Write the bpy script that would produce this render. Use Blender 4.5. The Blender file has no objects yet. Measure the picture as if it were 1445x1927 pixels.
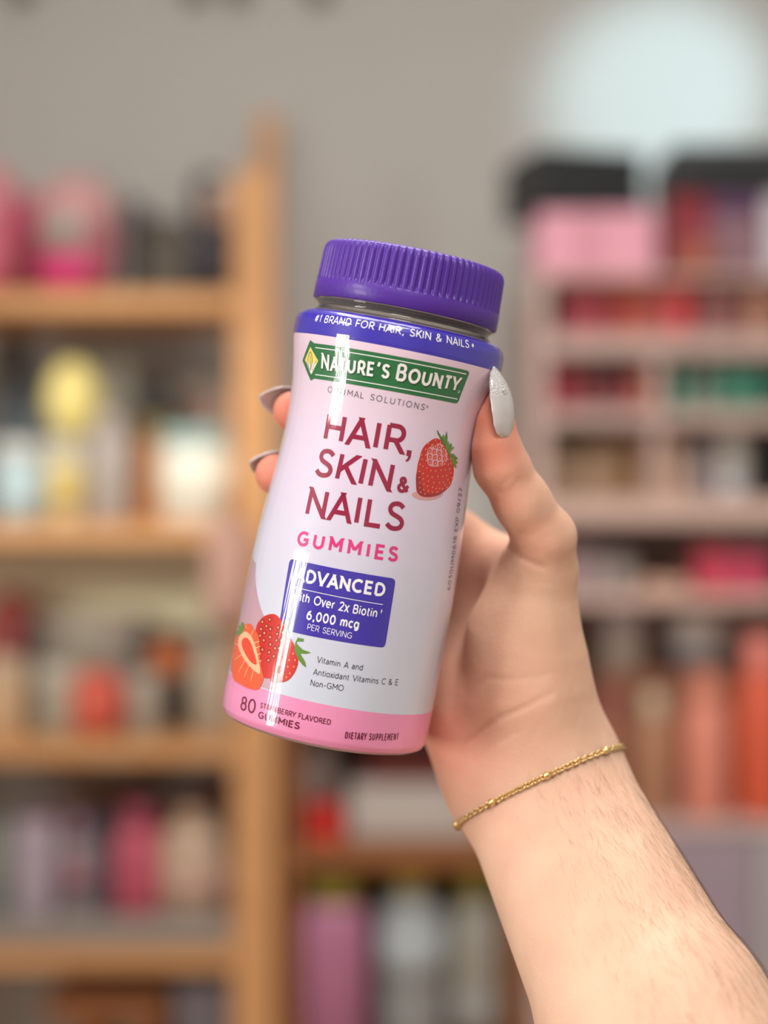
import bpy, bmesh, math, random
import numpy as np
from mathutils import Vector, Matrix
from mathutils.bvhtree import BVHTree

random.seed(7)
rng = np.random.default_rng(7)
SC = bpy.context.scene
COL = bpy.context.collection
PI = math.pi

# ------------------------------------------------------------------ camera
F = 3100.0                      # focal length in pixels of the 1445 x 1927 frame
CAMZ = 1.30
cam_d = bpy.data.cameras.new('camera')
cam_d.sensor_fit = 'VERTICAL'
cam_d.sensor_height = 36.0
cam_d.sensor_width = 27.0
cam_d.lens = F / 1927.0 * 36.0
cam_d.clip_start = 0.02
cam_d.dof.use_dof = True
cam_d.dof.focus_distance = 0.463
cam_d.dof.aperture_fstop = 3.8
cam = bpy.data.objects.new('camera', cam_d)
COL.objects.link(cam)
cam.location = (0, 0, CAMZ)
cam.rotation_euler = (PI / 2, 0, 0)
SC.camera = cam

# ------------------------------------------------------------------ colour management, world, lights
SC.view_settings.view_transform = 'Standard'
SC.view_settings.look = 'None'
SC.view_settings.gamma = 1.0
SC.view_settings.use_curve_mapping = False
SC.view_settings.exposure = -0.22
SC.cycles.use_denoising = True
SC.cycles.max_bounces = 8
SC.cycles.diffuse_bounces = 4
SC.cycles.sample_clamp_indirect = 6.0
SC.cycles.caustics_reflective = False
SC.cycles.caustics_refractive = False

world = bpy.data.worlds.new('sky'); SC.world = world; world.use_nodes = True
world.node_tree.nodes['Background'].inputs[0].default_value = (0.75, 0.85, 1.0, 1)
world.node_tree.nodes['Background'].inputs[1].default_value = 1.0

# room: x -1.6..1.7, y -2.2..2.45, z 0..2.6
RX0, RX1, RY0, RY1, RZ1 = -1.6, 1.7, -2.2, 2.45, 2.6
WIN = (-0.74, -0.14, 0.90, 1.60)            # window in the left wall: y0 y1 z0 z1
WIN2 = (-0.74, -0.14, 1.84, 2.40)           # opening above; wall band between is added to break the reflected streak

def area_light(name, loc, rot, sx, sy, power, color):
    l = bpy.data.lights.new(name, 'AREA'); l.shape = 'RECTANGLE'; l.size = sx; l.size_y = sy
    l.energy = power; l.color = color
    o = bpy.data.objects.new(name, l); COL.objects.link(o); o.location = loc; o.rotation_euler = rot
    return o
# daylight through the window of the left wall
area_light('window_daylight', (RX0 - 0.10, (WIN[0] + WIN[1]) / 2, (WIN[2] + WIN[3]) / 2), (0, -PI / 2, 0), 0.7, 0.6, 27, (1.0, 0.95, 0.90))
area_light('upper_window_daylight', (RX0 - 0.10, (WIN2[0] + WIN2[1]) / 2, (WIN2[2] + WIN2[3]) / 2), (0, -PI / 2, 0), 0.56, 0.6, 24, (1.0, 0.95, 0.90))
# unseen fill lights added on the ceiling to brighten shelves and bottle
area_light('ceiling_fill_light', (0.0, 0.9, RZ1 - 0.06), (0, 0, 0), 0.9, 0.9, 21, (1.0, 0.96, 0.92))
area_light('front_fill_light', (0.15, -0.65, RZ1 - 0.06), (0, 0, 0), 0.6, 0.6, 26, (1.0, 0.97, 0.94))  # front fill added behind the camera for bottle and hand
# added spot standing in for window daylight, falling on the back wall
sp = bpy.data.lights.new('daylight_patch', 'SPOT'); sp.energy = 138; sp.color = (0.62, 0.90, 1.0)
sp.spot_size = math.radians(12.5); sp.spot_blend = 0.8; sp.shadow_soft_size = 0.04
so = bpy.data.objects.new('daylight_patch', sp); COL.objects.link(so); so.location = (1.2, 0.9, 2.15)
tgt = Vector((0.415, RY1, CAMZ + 0.62))
so.rotation_euler = (tgt - Vector(so.location)).to_track_quat('-Z', 'Y').to_euler()

# sun through the same window, falling on the second board of the pine shelf
s2_ = bpy.data.lights.new('sun_beam', 'SPOT'); s2_.energy = 140; s2_.color = (1.0, 0.95, 0.82); s2_.spot_size = math.radians(12); s2_.spot_blend = 0.7; s2_.shadow_soft_size = 0.03
so2 = bpy.data.objects.new('sun_beam', s2_); COL.objects.link(so2); so2.location = (-1.5, -0.30, 1.98)
so2.rotation_euler = (Vector((-0.30, 2.15, CAMZ + 0.04)) - Vector(so2.location)).to_track_quat('-Z', 'Y').to_euler()

# ------------------------------------------------------------------ helpers
def s2l(c):
    c = c / 255.0
    return c / 12.92 if c <= 0.04045 else ((c + 0.055) / 1.055) ** 2.4
def rgb(r, g, b, k=1.0):
    return tuple(min(0.95, s2l(v) * k) for v in (r, g, b)) + (1,)

_mats = {}
def mat(name, col, rough=0.5, coat=0.0, coat_rough=0.05, metal=0.0, spec=0.5, noise=0.0, nscale=20, bump=0.0, bscale=60, trans=0.0, sss=0.0, ior=1.45):
    if name in _mats: return _mats[name]
    m = bpy.data.materials.new(name); m.use_nodes = True
    nt = m.node_tree; b = nt.nodes['Principled BSDF']
    b.inputs['Base Color'].default_value = col
    b.inputs['Roughness'].default_value = rough
    b.inputs['Metallic'].default_value = metal
    b.inputs['Specular IOR Level'].default_value = spec
    b.inputs['Coat Weight'].default_value = coat
    b.inputs['Coat Roughness'].default_value = coat_rough
    b.inputs['Transmission Weight'].default_value = trans
    b.inputs['IOR'].default_value = ior
    if noise or bump:
        tc = nt.nodes.new('ShaderNodeTexCoord')
    if noise:
        n = nt.nodes.new('ShaderNodeTexNoise'); n.inputs['Scale'].default_value = nscale; n.inputs['Detail'].default_value = 3
        nt.links.new(tc.outputs['Object'], n.inputs['Vector'])
        mx = nt.nodes.new('ShaderNodeMix'); mx.data_type = 'RGBA'
        mx.inputs[6].default_value = tuple(c * (1 - noise) for c in col[:3]) + (1,)
        mx.inputs[7].default_value = tuple(min(1, c * (1 + noise)) for c in col[:3]) + (1,)
        nt.links.new(n.outputs['Fac'], mx.inputs[0]); nt.links.new(mx.outputs[2], b.inputs['Base Color'])
    if bump:
        n2 = nt.nodes.new('ShaderNodeTexNoise'); n2.inputs['Scale'].default_value = bscale
        nt.links.new(tc.outputs['Object'], n2.inputs['Vector'])
        bp = nt.nodes.new('ShaderNodeBump'); bp.inputs['Strength'].default_value = bump; bp.inputs['Distance'].default_value = 0.001
        nt.links.new(n2.outputs['Fac'], bp.inputs['Height']); nt.links.new(bp.outputs['Normal'], b.inputs['Normal'])
    _mats[name] = m
    return m

def link(name, me, mats, parent=None, loc=None, smooth=True):
    o = bpy.data.objects.new(name, me); COL.objects.link(o)
    for m in (mats if isinstance(mats, (list, tuple)) else [mats]): me.materials.append(m)
    if parent: o.parent = parent
    if loc is not None: o.location = loc
    return o
def from_bm(name, bm, mats, parent=None, loc=None, smooth=True):
    bmesh.ops.recalc_face_normals(bm, faces=bm.faces)
    me = bpy.data.meshes.new(name); 
    for f in bm.faces: f.smooth = smooth
    bm.to_mesh(me); bm.free()
    return link(name, me, mats, parent, loc)
def tag(o, label=None, cat=None, group=None, kind=None):
    if label: o['label'] = label
    if cat: o['category'] = cat
    if group: o['group'] = group
    if kind: o['kind'] = kind
    return o
def empty(name, loc, label, cat, group=None, rz=0):
    o = bpy.data.objects.new(name, None); COL.objects.link(o); o.location = loc; o.rotation_euler = (0, 0, rz)
    o.empty_display_size = 0.02
    return tag(o, label, cat, group)
def add_box(bm, x0, x1, y0, y1, z0, z1, bevel=0.0, seg=2):
    r = bmesh.ops.create_cube(bm, size=1.0)
    vs = r['verts']
    for v in vs:
        v.co = Vector((x0 + (v.co.x + .5) * (x1 - x0), y0 + (v.co.y + .5) * (y1 - y0), z0 + (v.co.z + .5) * (z1 - z0)))
    if bevel > 0:
        es = list({e for v in vs for e in v.link_edges})
        bmesh.ops.bevel(bm, geom=es, offset=bevel, segments=seg, affect='EDGES', profile=0.5)
def add_lathe(bm, prof, cx=0, cy=0, n=32, sx=1.0, sy=1.0, sq=0.0):
    """prof: list of (r, z); sq squares the section a little"""
    rings = []
    for r, z in prof:
        ring = []
        for i in range(n):
            a = 2 * PI * i / n
            ca, sa = math.cos(a), math.sin(a)
            k = 1.0
            if sq: k = (abs(ca) ** (2 + sq) + abs(sa) ** (2 + sq)) ** (-1 / (2 + sq))
            ring.append(bm.verts.new((cx + r * ca * k * sx, cy + r * sa * k * sy, z)))
        rings.append(ring)
    for a, b in zip(rings, rings[1:]):
        for i in range(n):
            bm.faces.new((a[i], a[(i + 1) % n], b[(i + 1) % n], b[i]))
    bm.faces.new(rings[0][::-1]); bm.faces.new(rings[-1])
    return rings
def add_tube(bm, pts, rads, n=8):
    pts = [Vector(p) for p in pts]; rings = []
    up = Vector((0.3, 0.5, 0.8)).normalized()
    for i, p in enumerate(pts):
        t = (pts[min(i + 1, len(pts) - 1)] - pts[max(i - 1, 0)]).normalized()
        a = t.cross(up); a = a.normalized() if a.length > 1e-6 else Vector((1, 0, 0)); b = t.cross(a)
        r = rads[i] if isinstance(rads, (list, tuple)) else rads
        rings.append([bm.verts.new(p + a * (r * math.cos(2 * PI * k / n)) + b * (r * math.sin(2 * PI * k / n))) for k in range(n)])
    for a, b in zip(rings, rings[1:]):
        for i in range(n): bm.faces.new((a[i], a[(i + 1) % n], b[(i + 1) % n], b[i]))
    bm.faces.new(rings[0][::-1]); bm.faces.new(rings[-1])
def P(x, y, d):
    """world point seen at pixel (x, y) at distance d"""
    return Vector(((x - 722.5) * d / F, d, CAMZ + (963.5 - y) * d / F))
def ZZ(y, d): return CAMZ + (963.5 - y) * d / F
def XX(x, d): return (x - 722.5) * d / F

# ------------------------------------------------------------------ room
M_wall = mat('wall_paint', rgb(203, 203, 199), 0.9, noise=0.03, nscale=3, bump=0.05, bscale=200)
M_ceil = mat('ceiling_paint', rgb(235, 233, 228), 0.9)
M_floor = mat('floor_wood', rgb(165, 130, 100), 0.5, noise=0.15, nscale=8)
M_white = mat('white_trim', rgb(238, 238, 235), 0.4)
def slab(name, b, m):
    bm = bmesh.new(); add_box(bm, *b)
    return tag(from_bm(name, bm, m, smooth=False), kind='structure')
T = 0.12
slab('floor', (RX0 - T, RX1 + T, RY0 - T, RY1 + T, -T, 0), M_floor)
slab('ceiling', (RX0 - T, RX1 + T, RY0 - T, RY1 + T, RZ1, RZ1 + T), M_ceil)
slab('wall_back', (RX0 - T, RX1 + T, RY1, RY1 + T, 0, RZ1), M_wall)
slab('wall_right', (RX1, RX1 + T, RY0, RY1, 0, RZ1), M_wall)
bm = bmesh.new()
for b_ in ((RY0, WIN[0], 0, RZ1), (WIN[1], RY1, 0, RZ1), (WIN[0], WIN[1], 0, WIN[2]), (WIN[0], WIN[1], WIN[3], WIN2[2]), (WIN[0], WIN[1], WIN2[3], RZ1)):
    add_box(bm, RX0 - T, RX0, b_[0], b_[1], b_[2], b_[3])
tag(from_bm('wall_left', bm, M_wall, smooth=False), kind='structure')
slab('wall_front', (RX0 - T, RX1 + T, RY0 - T, RY0, 0, RZ1), M_wall)
# window frames with glazing bars
def window(name, axis, pos, hole, nu, nv):
    h0, h1, z0, z1 = hole; bm = bmesh.new(); w = 0.035
    def bx(u0, u1, w0, w1):
        if axis == 'x': add_box(bm, pos - 0.07, pos - 0.03, u0, u1, w0, w1)
        else: add_box(bm, u0, u1, pos - 0.07, pos - 0.03, w0, w1)
    bx(h0, h0 + w, z0, z1); bx(h1 - w, h1, z0, z1); bx(h0, h1, z0, z0 + w); bx(h0, h1, z1 - w, z1)
    for i in range(1, nu):
        u = h0 + (h1 - h0) * i / nu; bx(u - .015, u + .015, z0, z1)
    for i in range(1, nv):
        z = z0 + (z1 - z0) * i / nv; bx(h0, h1, z - .015, z + .015)
    return tag(from_bm(name, bm, M_white, smooth=False), kind='structure')
window('window_1', 'x', RX0, WIN, 2, 2)
window('window_2', 'x', RX0, WIN2, 2, 1)
lamp = empty('ceiling_fill', (0.0, 0.9, RZ1), 'flat square white ceiling lamp above the shelves', 'lamp')  # made-up housing around the added ceiling fill, out of view
bm = bmesh.new(); add_box(bm, -.48, .48, -.48, .48, -.045, 0, .01)
from_bm('housing', bm, M_white, lamp)
lamp = empty('ceiling_fill', (0.15, -0.65, RZ1), 'smaller square white ceiling lamp behind the photographer', 'lamp')  # made-up housing around the added front fill, out of view
bm = bmesh.new(); add_box(bm, -.33, .33, -.33, .33, -.045, 0, .01)
from_bm('housing', bm, M_white, lamp)

# ------------------------------------------------------------------ the supplement bottle
K = 0.487 / F                                   # metres per pixel at the bottle
ang = math.radians(11.18); lean = math.radians(2.5)
ax = Vector((math.sin(ang) * math.cos(lean), -math.sin(lean), math.cos(ang) * math.cos(lean))).normalized()
px_ = Vector((math.cos(ang), 0, -math.sin(ang)))
px_ = (px_ - ax * px_.dot(ax)).normalized()
py_ = ax.cross(px_).normalized()
BO = P(615, 1334, 0.4905)
BM = Matrix((px_, py_, ax)).transposed().to_4x4(); BM.translation = BO
# body profile: (s, R) in pixels
PROF = [(-44, 150), (-43, 168), (-40, 182), (-34, 191), (-24, 195.5), (0, 197), (50, 196.3), (135, 195), (250, 194.2), (300, 192.5), (388, 186.5), (430, 183), (465, 180.5), (500, 179),
        (540, 179), (572, 180.5), (605, 184.5), (640, 190), (665, 195), (690, 198), (712, 197.5), (722, 194), (729, 187), (733, 178)]
_ps = np.array([p[0] for p in PROF], float); _pr = np.array([p[1] for p in PROF], float)
def _smooth_profile():
    s = np.linspace(-44, 733, 778); r = np.interp(s, _ps, _pr)
    mid = (s > 20) & (s < 690)
    k = np.exp(-np.linspace(-2, 2, 61) ** 2); k /= k.sum()
    rp = np.pad(r, 30, mode='edge'); rs = np.convolve(rp, k, 'valid')
    w = np.clip((s - 10) / 60, 0, 1) * np.clip((690 - s) / 40, 0, 1)
    return s, r * (1 - w) + rs * w
_S, _R = _smooth_profile()
def Rad(s): return float(np.interp(s, _S, _R))
UR = 186.0
def on_bottle(u, s, lift=0.0):
    th = u / UR; r = (Rad(s)) * K + lift
    return Vector((r * math.sin(th), -r * math.cos(th), s * K))
def bottle_normal(u, s):
    th = u / UR; dr = (Rad(s + 2) - Rad(s - 2)) / 4
    return Vector((math.sin(th), -math.cos(th), -dr)).normalized()
BMI = BM.inverted()
def at_label(x, y):
    """pixel -> (u, s) on the label"""
    o = BMI @ Vector((0, 0, CAMZ)); d = (BMI.to_3x3() @ (P(x, y, 1.0) - Vector((0, 0, CAMZ)))).normalized()
    t = 0.40; 
    for _ in range(400):
        p = o + d * t
        g = math.hypot(p.x, p.y) - Rad(p.z / K) * K
        if g < 2e-6: break
        t += max(g * 0.5, 1e-6)
        if t > 0.6: break
    p = o + d * t
    return UR * math.atan2(p.x, -p.y), p.z / K

bottle = empty('supplement_bottle', BO, 'white and pink gummy vitamin bottle with purple ribbed cap, held in the hand', 'bottle')
bottle.rotation_euler = BM.to_euler()

# wrap film gloss shared by every print colour
def film_mat(name, col, gradient=None, rough=0.38, coat=1.0):
    m = bpy.data.materials.new(name); m.use_nodes = True
    nt = m.node_tree; b = nt.nodes['Principled BSDF']
    b.inputs['Base Color'].default_value = col; b.inputs['Roughness'].default_value = rough
    b.inputs['Specular IOR Level'].default_value = 0.3
    b.inputs['Coat Weight'].default_value = coat; b.inputs['Coat Roughness'].default_value = 0.035; b.inputs['Coat IOR'].default_value = 1.6
    tc = nt.nodes.new('ShaderNodeTexCoord'); mp = nt.nodes.new('ShaderNodeMapping')
    mp.inputs['Scale'].default_value = (420, 420, 22)
    n = nt.nodes.new('ShaderNodeTexNoise'); n.inputs['Scale'].default_value = 1.0; n.inputs['Detail'].default_value = 2
    bp = nt.nodes.new('ShaderNodeBump'); bp.inputs['Strength'].default_value = 0.6; bp.inputs['Distance'].default_value = 0.0002
    nt.links.new(tc.outputs['Object'], mp.inputs[0]); nt.links.new(mp.outputs[0], n.inputs['Vector'])
    nt.links.new(n.outputs['Fac'], bp.inputs['Height']); nt.links.new(bp.outputs[0], b.inputs['Coat Normal'])
    if gradient:
        sx = nt.nodes.new('ShaderNodeSeparateXYZ'); nt.links.new(tc.outputs['Object'], sx.inputs[0])
        mr = nt.nodes.new('ShaderNodeMapRange'); mr.inputs[1].default_value = gradient[0] * K; mr.inputs[2].default_value = gradient[1] * K
        nt.links.new(sx.outputs[2], mr.inputs[0])
        cr = nt.nodes.new('ShaderNodeValToRGB'); el = cr.color_ramp.elements
        st = gradient[2]
        el[0].position = st[0][0]; el[0].color = st[0][1]; el[1].position = st[-1][0]; el[1].color = st[-1][1]
        for p_, c_ in st[1:-1]:
            e = el.new(p_); e.color = c_
        nt.links.new(mr.outputs[0], cr.inputs[0]); nt.links.new(cr.outputs[0], b.inputs['Base Color'])
    return m
INK = {}
def ink(name, *c):
    INK[name] = (len(INK), film_mat('print_' + name, rgb(*c)))
    return INK[name][0]
INK['base'] = (0, film_mat('label_film', rgb(225, 215, 225), (40, 683, [(0, rgb(208, 217, 233)), (0.35, rgb(214, 214, 233)), (0.65, rgb(225, 211, 233)), (1, rgb(238, 212, 230))])))
for nm, c in dict(blue=(58, 45, 178), band_pink=(240, 148, 192), green=(32, 112, 62), green_dark=(12, 66, 34), white=(248, 248, 248), grey=(120, 112, 125), crimson=(150, 12, 62),
                  pink=(222, 52, 128), box_blue=(60, 44, 170), dark=(60, 55, 70), maroon=(120, 12, 60), yellow=(240, 225, 120), red=(205, 28, 14), red_dark=(165, 14, 16), red_light=(232, 70, 40),
                  seed=(250, 170, 110), blush=(226, 160, 172), leaf=(96, 142, 48), leaf_dark=(62, 104, 38), orange=(238, 92, 50), cream=(252, 190, 150), mauve=(196, 158, 172), shade=(222, 160, 160),
                  gold=(205, 190, 90), black=(52, 44, 60), shine=(232, 230, 236)).items():
    ink(nm, *c)

# ---- polygons on the label: each convex polygon is cut into narrow columns so it follows the curve
PRINT = []                                       # (list of (u,s), ink, lift layer)
def clip(poly, a, b, c):                         # keep a*u + b*s <= c
    out = []
    for i in range(len(poly)):
        p, q = poly[i], poly[(i + 1) % len(poly)]
        fp = a * p[0] + b * p[1] - c; fq = a * q[0] + b * q[1] - c
        if fp <= 0: out.append(p)
        if (fp < 0 < fq) or (fq < 0 < fp):
            t = fp / (fp - fq); out.append((p[0] + (q[0] - p[0]) * t, p[1] + (q[1] - p[1]) * t))
    return out
def put_convex(poly, inkname, layer):
    if len(poly) < 3: return
    u0 = min(p[0] for p in poly); u1 = max(p[0] for p in poly)
    st = 7.0
    k0 = math.floor(u0 / st); k1 = math.ceil(u1 / st)
    for k in range(k0, max(k1, k0 + 1)):
        c = clip(clip(poly, 1, 0, (k + 1) * st), -1, 0, -k * st)
        if len(c) < 3: continue
        s0 = min(p[1] for p in c); s1 = max(p[1] for p in c)
        n = max(1, math.ceil((s1 - s0) / (4.0 if s1 > 640 else 14)))
        for j in range(n):
            a = s0 + (s1 - s0) * j / n; b = s0 + (s1 - s0) * (j + 1) / n
            d = c if n == 1 else clip(clip(c, 0, 1, b), 0, -1, -a)
            if len(d) >= 3:
                ar = sum(d[i][0] * d[(i + 1) % len(d)][1] - d[(i + 1) % len(d)][0] * d[i][1] for i in range(len(d)))
                if abs(ar) > 1e-3:
                    PRINT.append((d if ar > 0 else d[::-1], inkname, layer))
def put_poly(poly, inkname, layer):
    """any simple polygon (ear-cut by mathutils)"""
    from mathutils.geometry import tessellate_polygon
    tris = tessellate_polygon([[Vector((p[0], p[1], 0)) for p in poly]])
    for t in tris: put_convex([tuple(poly[i]) for i in t], inkname, layer)
def spline(pts, n=6, closed=True):
    out = []; m = len(pts)
    for i in range(m if closed else m - 1):
        p0 = pts[(i - 1) % m] if closed or i > 0 else pts[i]
        p1 = pts[i]; p2 = pts[(i + 1) % m]
        p3 = pts[(i + 2) % m] if closed or i + 2 < m else p2
        for k in range(n):
            t = k / n
            out.append(tuple(0.5 * ((2 * p1[j]) + (-p0[j] + p2[j]) * t + (2 * p0[j] - 5 * p1[j] + 4 * p2[j] - p3[j]) * t * t + (-p0[j] + 3 * p1[j] - 3 * p2[j] + p3[j]) * t ** 3) for j in (0, 1)))
    if not closed: out.append(pts[-1])
    return out
def stroke_quads(pts, w):
    n = len(pts); quads = []; L = []; Rr = []
    for i in range(n):
        p = pts[i]
        if i == 0: d = (pts[1][0] - p[0], pts[1][1] - p[1]); l = math.hypot(*d) or 1; nx, ny = -d[1] / l, d[0] / l; k = 1
        elif i == n - 1: d = (p[0] - pts[-2][0], p[1] - pts[-2][1]); l = math.hypot(*d) or 1; nx, ny = -d[1] / l, d[0] / l; k = 1
        else:
            d1 = (p[0] - pts[i - 1][0], p[1] - pts[i - 1][1]); d2 = (pts[i + 1][0] - p[0], pts[i + 1][1] - p[1])
            l1 = math.hypot(*d1) or 1; l2 = math.hypot(*d2) or 1
            n1 = (-d1[1] / l1, d1[0] / l1); n2 = (-d2[1] / l2, d2[0] / l2)
            nx, ny = n1[0] + n2[0], n1[1] + n2[1]; l = math.hypot(nx, ny) or 1; nx /= l; ny /= l
            k = min(2.2, 1 / max(0.3, nx * n1[0] + ny * n1[1]))
        L.append((p[0] + nx * w / 2 * k, p[1] + ny * w / 2 * k)); Rr.append((p[0] - nx * w / 2 * k, p[1] - ny * w / 2 * k))
    for i in range(n - 1): quads.append([L[i], Rr[i], Rr[i + 1], L[i + 1]])
    return quads
def arc(cx, cy, rx, ry, a0, a1, n=None):
    n = n or max(4, int(abs(a1 - a0) / 15))
    return [(cx + rx * math.cos(math.radians(a0 + (a1 - a0) * i / n)), cy + ry * math.sin(math.radians(a0 + (a1 - a0) * i / n))) for i in range(n + 1)]
# monoline lettering: glyph -> (width, [strokes]); stroke = (points, extend-and-clip flag)
X_ = 0.70
def _g():
    G = {}
    def g(ch, w, *st): G[ch] = (w, [(s, False) if isinstance(s, list) else (s[0], True) for s in st])
    E = lambda *p: (list(p),)
    g('A', .84, E((0, 0), (.42, 1)), E((.84, 0), (.42, 1)), [(.13, .28), (.71, .28)])
    g('B', .64, [(0, 0), (0, 1)], [(0, 1), (.34, 1)] + arc(.34, .765, .24, .235, 90, -90)[1:] + [(0, .53)], [(0, .53), (.38, .53)] + arc(.38, .265, .26, .265, 90, -90)[1:] + [(0, 0)])
    g('C', .84, arc(.5, .5, .5, .5, 48, 312))
    g('D', .80, [(0, 0), (0, 1)], [(0, 1), (.3, 1)] + arc(.3, .5, .5, .5, 90, -90)[1:] + [(0, 0)])
    g('E', .62, [(.62, 1), (0, 1), (0, 0), (.63, 0)], [(0, .51), (.56, .51)])
    g('F', .58, [(.60, 1), (0, 1), (0, 0)], [(0, .49), (.54, .49)])
    g('G', .90, arc(.5, .5, .5, .5, 48, 318) + [(.88, .20), (.88, .46), (.52, .46)])
    g('H', .74, [(0, 0), (0, 1)], [(.74, 0), (.74, 1)], [(0, .51), (.74, .51)])
    g('I', .0, [(0, 0), (0, 1)])
    g('K', .70, [(0, 0), (0, 1)], E((.66, 1), (0, .33)), E((.24, .57), (.70, 0)))
    g('L', .58, [(0, 1), (0, 0), (.58, 0)])
    g('M', .90, [(0, 0), (0, 1)], [(.9, 0), (.9, 1)], E((0, 1), (.45, .34)), E((.9, 1), (.45, .34)))
    g('N', .76, [(0, 0), (0, 1)], [(.76, 0), (.76, 1)], E((0, 1), (.76, 0)))
    g('O', 1.0, arc(.5, .5, .5, .5, 0, 360, 28))
    g('P', .62, [(0, 0), (0, 1)], [(0, 1), (.34, 1)] + arc(.34, .70, .28, .30, 90, -90)[1:] + [(0, .40)])
    g('R', .66, [(0, 0), (0, 1)], [(0, 1), (.36, 1)] + arc(.36, .71, .28, .29, 90, -90)[1:] + [(0, .42)], E((.34, .42), (.66, 0)))
    g('S', .66, spline([(.64, .86), (.50, .97), (.33, 1.0), (.13, .93), (.06, .76), (.15, .60), (.36, .51), (.57, .41), (.66, .25), (.58, .07), (.35, .0), (.15, .04), (0, .16)], 3, False))
    g('T', .70, [(0, 1), (.70, 1)], [(.35, 1), (.35, 0)])
    g('U', .76, [(0, 1), (0, .38)] + arc(.38, .38, .38, .38, 180, 360)[1:] + [(.76, 1)])
    g('V', .86, E((0, 1), (.43, 0)), E((.86, 1), (.43, 0)))
    g('W', 1.2, E((0, 1), (.32, 0)), E((.6, 1), (.32, 0)), E((.6, 1), (.88, 0)), E((1.2, 1), (.88, 0)))
    g('X', .76, E((0, 1), (.76, 0)), E((.76, 1), (0, 0)))
    g('Y', .78, E((0, 1), (.39, .44)), E((.78, 1), (.39, .44)), [(.39, .46), (.39, 0)])
    g('0', .68, arc(.34, .5, .34, .5, 0, 360, 24))
    g('1', .22, [(0, .82), (.22, 1), (.22, 0)])
    g('2', .60, spline([(.02, .80), (.10, .94), (.30, 1.0), (.50, .93), (.57, .74), (.46, .52), (.22, .26)], 3, False) + [(0, 0), (.60, 0)])
    g('3', .60, [(.02, 1), (.56, 1), (.28, .62)] + arc(.28, .31, .32, .31, 90, -140)[1:])
    g('6', .62, spline([(.50, .98), (.25, .88), (.06, .62), (0, .34)], 4, False), arc(.31, .31, .31, .31, 0, 360, 24))
    g('7', .58, [(0, 1), (.58, 1), (.18, 0)])
    g('8', .60, arc(.3, .76, .25, .24, 0, 360, 20), arc(.3, .27, .3, .27, 0, 360, 24))
    g('9', .62, spline([(.12, .02), (.37, .12), (.56, .38), (.62, .66)], 4, False), arc(.31, .69, .31, .31, 0, 360, 24))
    g('&', .78, spline([(.78, .48), (.60, .16), (.38, .0), (.14, .02), (.0, .22), (.06, .42), (.32, .60), (.48, .76), (.42, .94), (.27, 1.0), (.13, .92), (.12, .76), (.30, .50)], 4, False) + [(.78, 0)])
    g('#', .72, [(.16, 0), (.30, 1)], [(.48, 0), (.62, 1)], [(0, .32), (.70, .32)], [(.06, .68), (.76, .68)])
    g(',', .12, [(.13, .08), (.10, -.10), (0, -.22)])
    g('.', .0, [(0, -.02), (0, .06)])
    g('/', .40, [(0, 0), (.40, 1)])
    g("'", .1, [(.12, 1.16), (.0, .80)])
    g('-', .34, [(0, .38), (.34, .38)])
    g('+', .3, [(0, .80), (.3, .80)], [(.15, 1.0), (.15, .45)])           # dagger
    # lower case
    bowl = lambda: arc(.29, X_ / 2, .29, X_ / 2, 0, 360, 22)
    g('a', .50, spline([(.04, .60), (.24, X_), (.44, .62), (.50, .46)], 3, False) + [(.50, 0)], spline([(.50, .38), (.22, .40), (.02, .28), (.04, .08), (.22, 0), (.42, .08), (.50, .20)], 3, False))
    g('c', .52, arc(.30, X_ / 2, .30, X_ / 2, 45, 315))
    g('d', .58, bowl(), [(.58, 0), (.58, 1.02)])
    g('e', .58, [(.02, .36), (.58, .36)] + arc(.29, X_ / 2, .29, X_ / 2, 0, 315)[1:])
    g('g', .58, bowl(), [(.58, X_), (.58, 0)] + arc(.30, 0, .28, .24, 0, -140)[1:])
    g('h', .52, [(0, 0), (0, 1.02)], [(0, .40)] + arc(.26, .42, .26, .28, 160, 0)[1:] + [(.52, 0)])
    g('i', .0, [(0, 0), (0, X_)], [(0, .88), (0, 1.0)])
    g('m', .88, [(0, 0), (0, X_)], [(0, .42)] + arc(.22, .44, .22, .26, 160, 0)[1:] + [(.44, 0)], [(.44, .42)] + arc(.66, .44, .22, .26, 160, 0)[1:] + [(.88, 0)])
    g('n', .52, [(0, 0), (0, X_)], [(0, .40)] + arc(.26, .42, .26, .28, 160, 0)[1:] + [(.52, 0)])
    g('o', .60, arc(.30, X_ / 2, .30, X_ / 2, 0, 360, 24))
    g('r', .30, [(0, 0), (0, X_)], [(0, .36)] + arc(.28, .40, .28, .29, 165, 85)[1:])
    g('s', .42, spline([(.40, .60), (.22, X_), (.05, .60), (.06, .46), (.22, .36), (.40, .24), (.38, .06), (.20, 0), (0, .09)], 3, False))
    g('t', .32, [(.12, .92), (.12, .16)] + arc(.28, .16, .16, .16, 180, 280)[1:], [(0, X_), (.32, X_)])
    g('v', .52, E((0, X_), (.26, 0)), E((.52, X_), (.26, 0)))
    g('x', .48, E((0, X_), (.48, 0)), E((.48, X_), (0, 0)))
    return G
GLY = _g()
LB = dict(A=.05, V=.05, W=.05, Y=.05, X=.1, T=.15, S=.25, O=.3, C=.3, G=.3, a=.35, c=.3, d=.3, e=.3, g=.3, o=.3, s=.3, t=.15, v=.1, x=.1)
RB = dict(A=.05, V=.05, W=.05, Y=.05, X=.1, T=.15, S=.3, O=.3, C=.2, G=.45, L=.1, E=.3, F=.1, R=.25, K=.1, P=.2, B=.35, D=.35, c=.2, e=.3, o=.3, r=.05, s=.3, t=.15, v=.1, x=.1)
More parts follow.
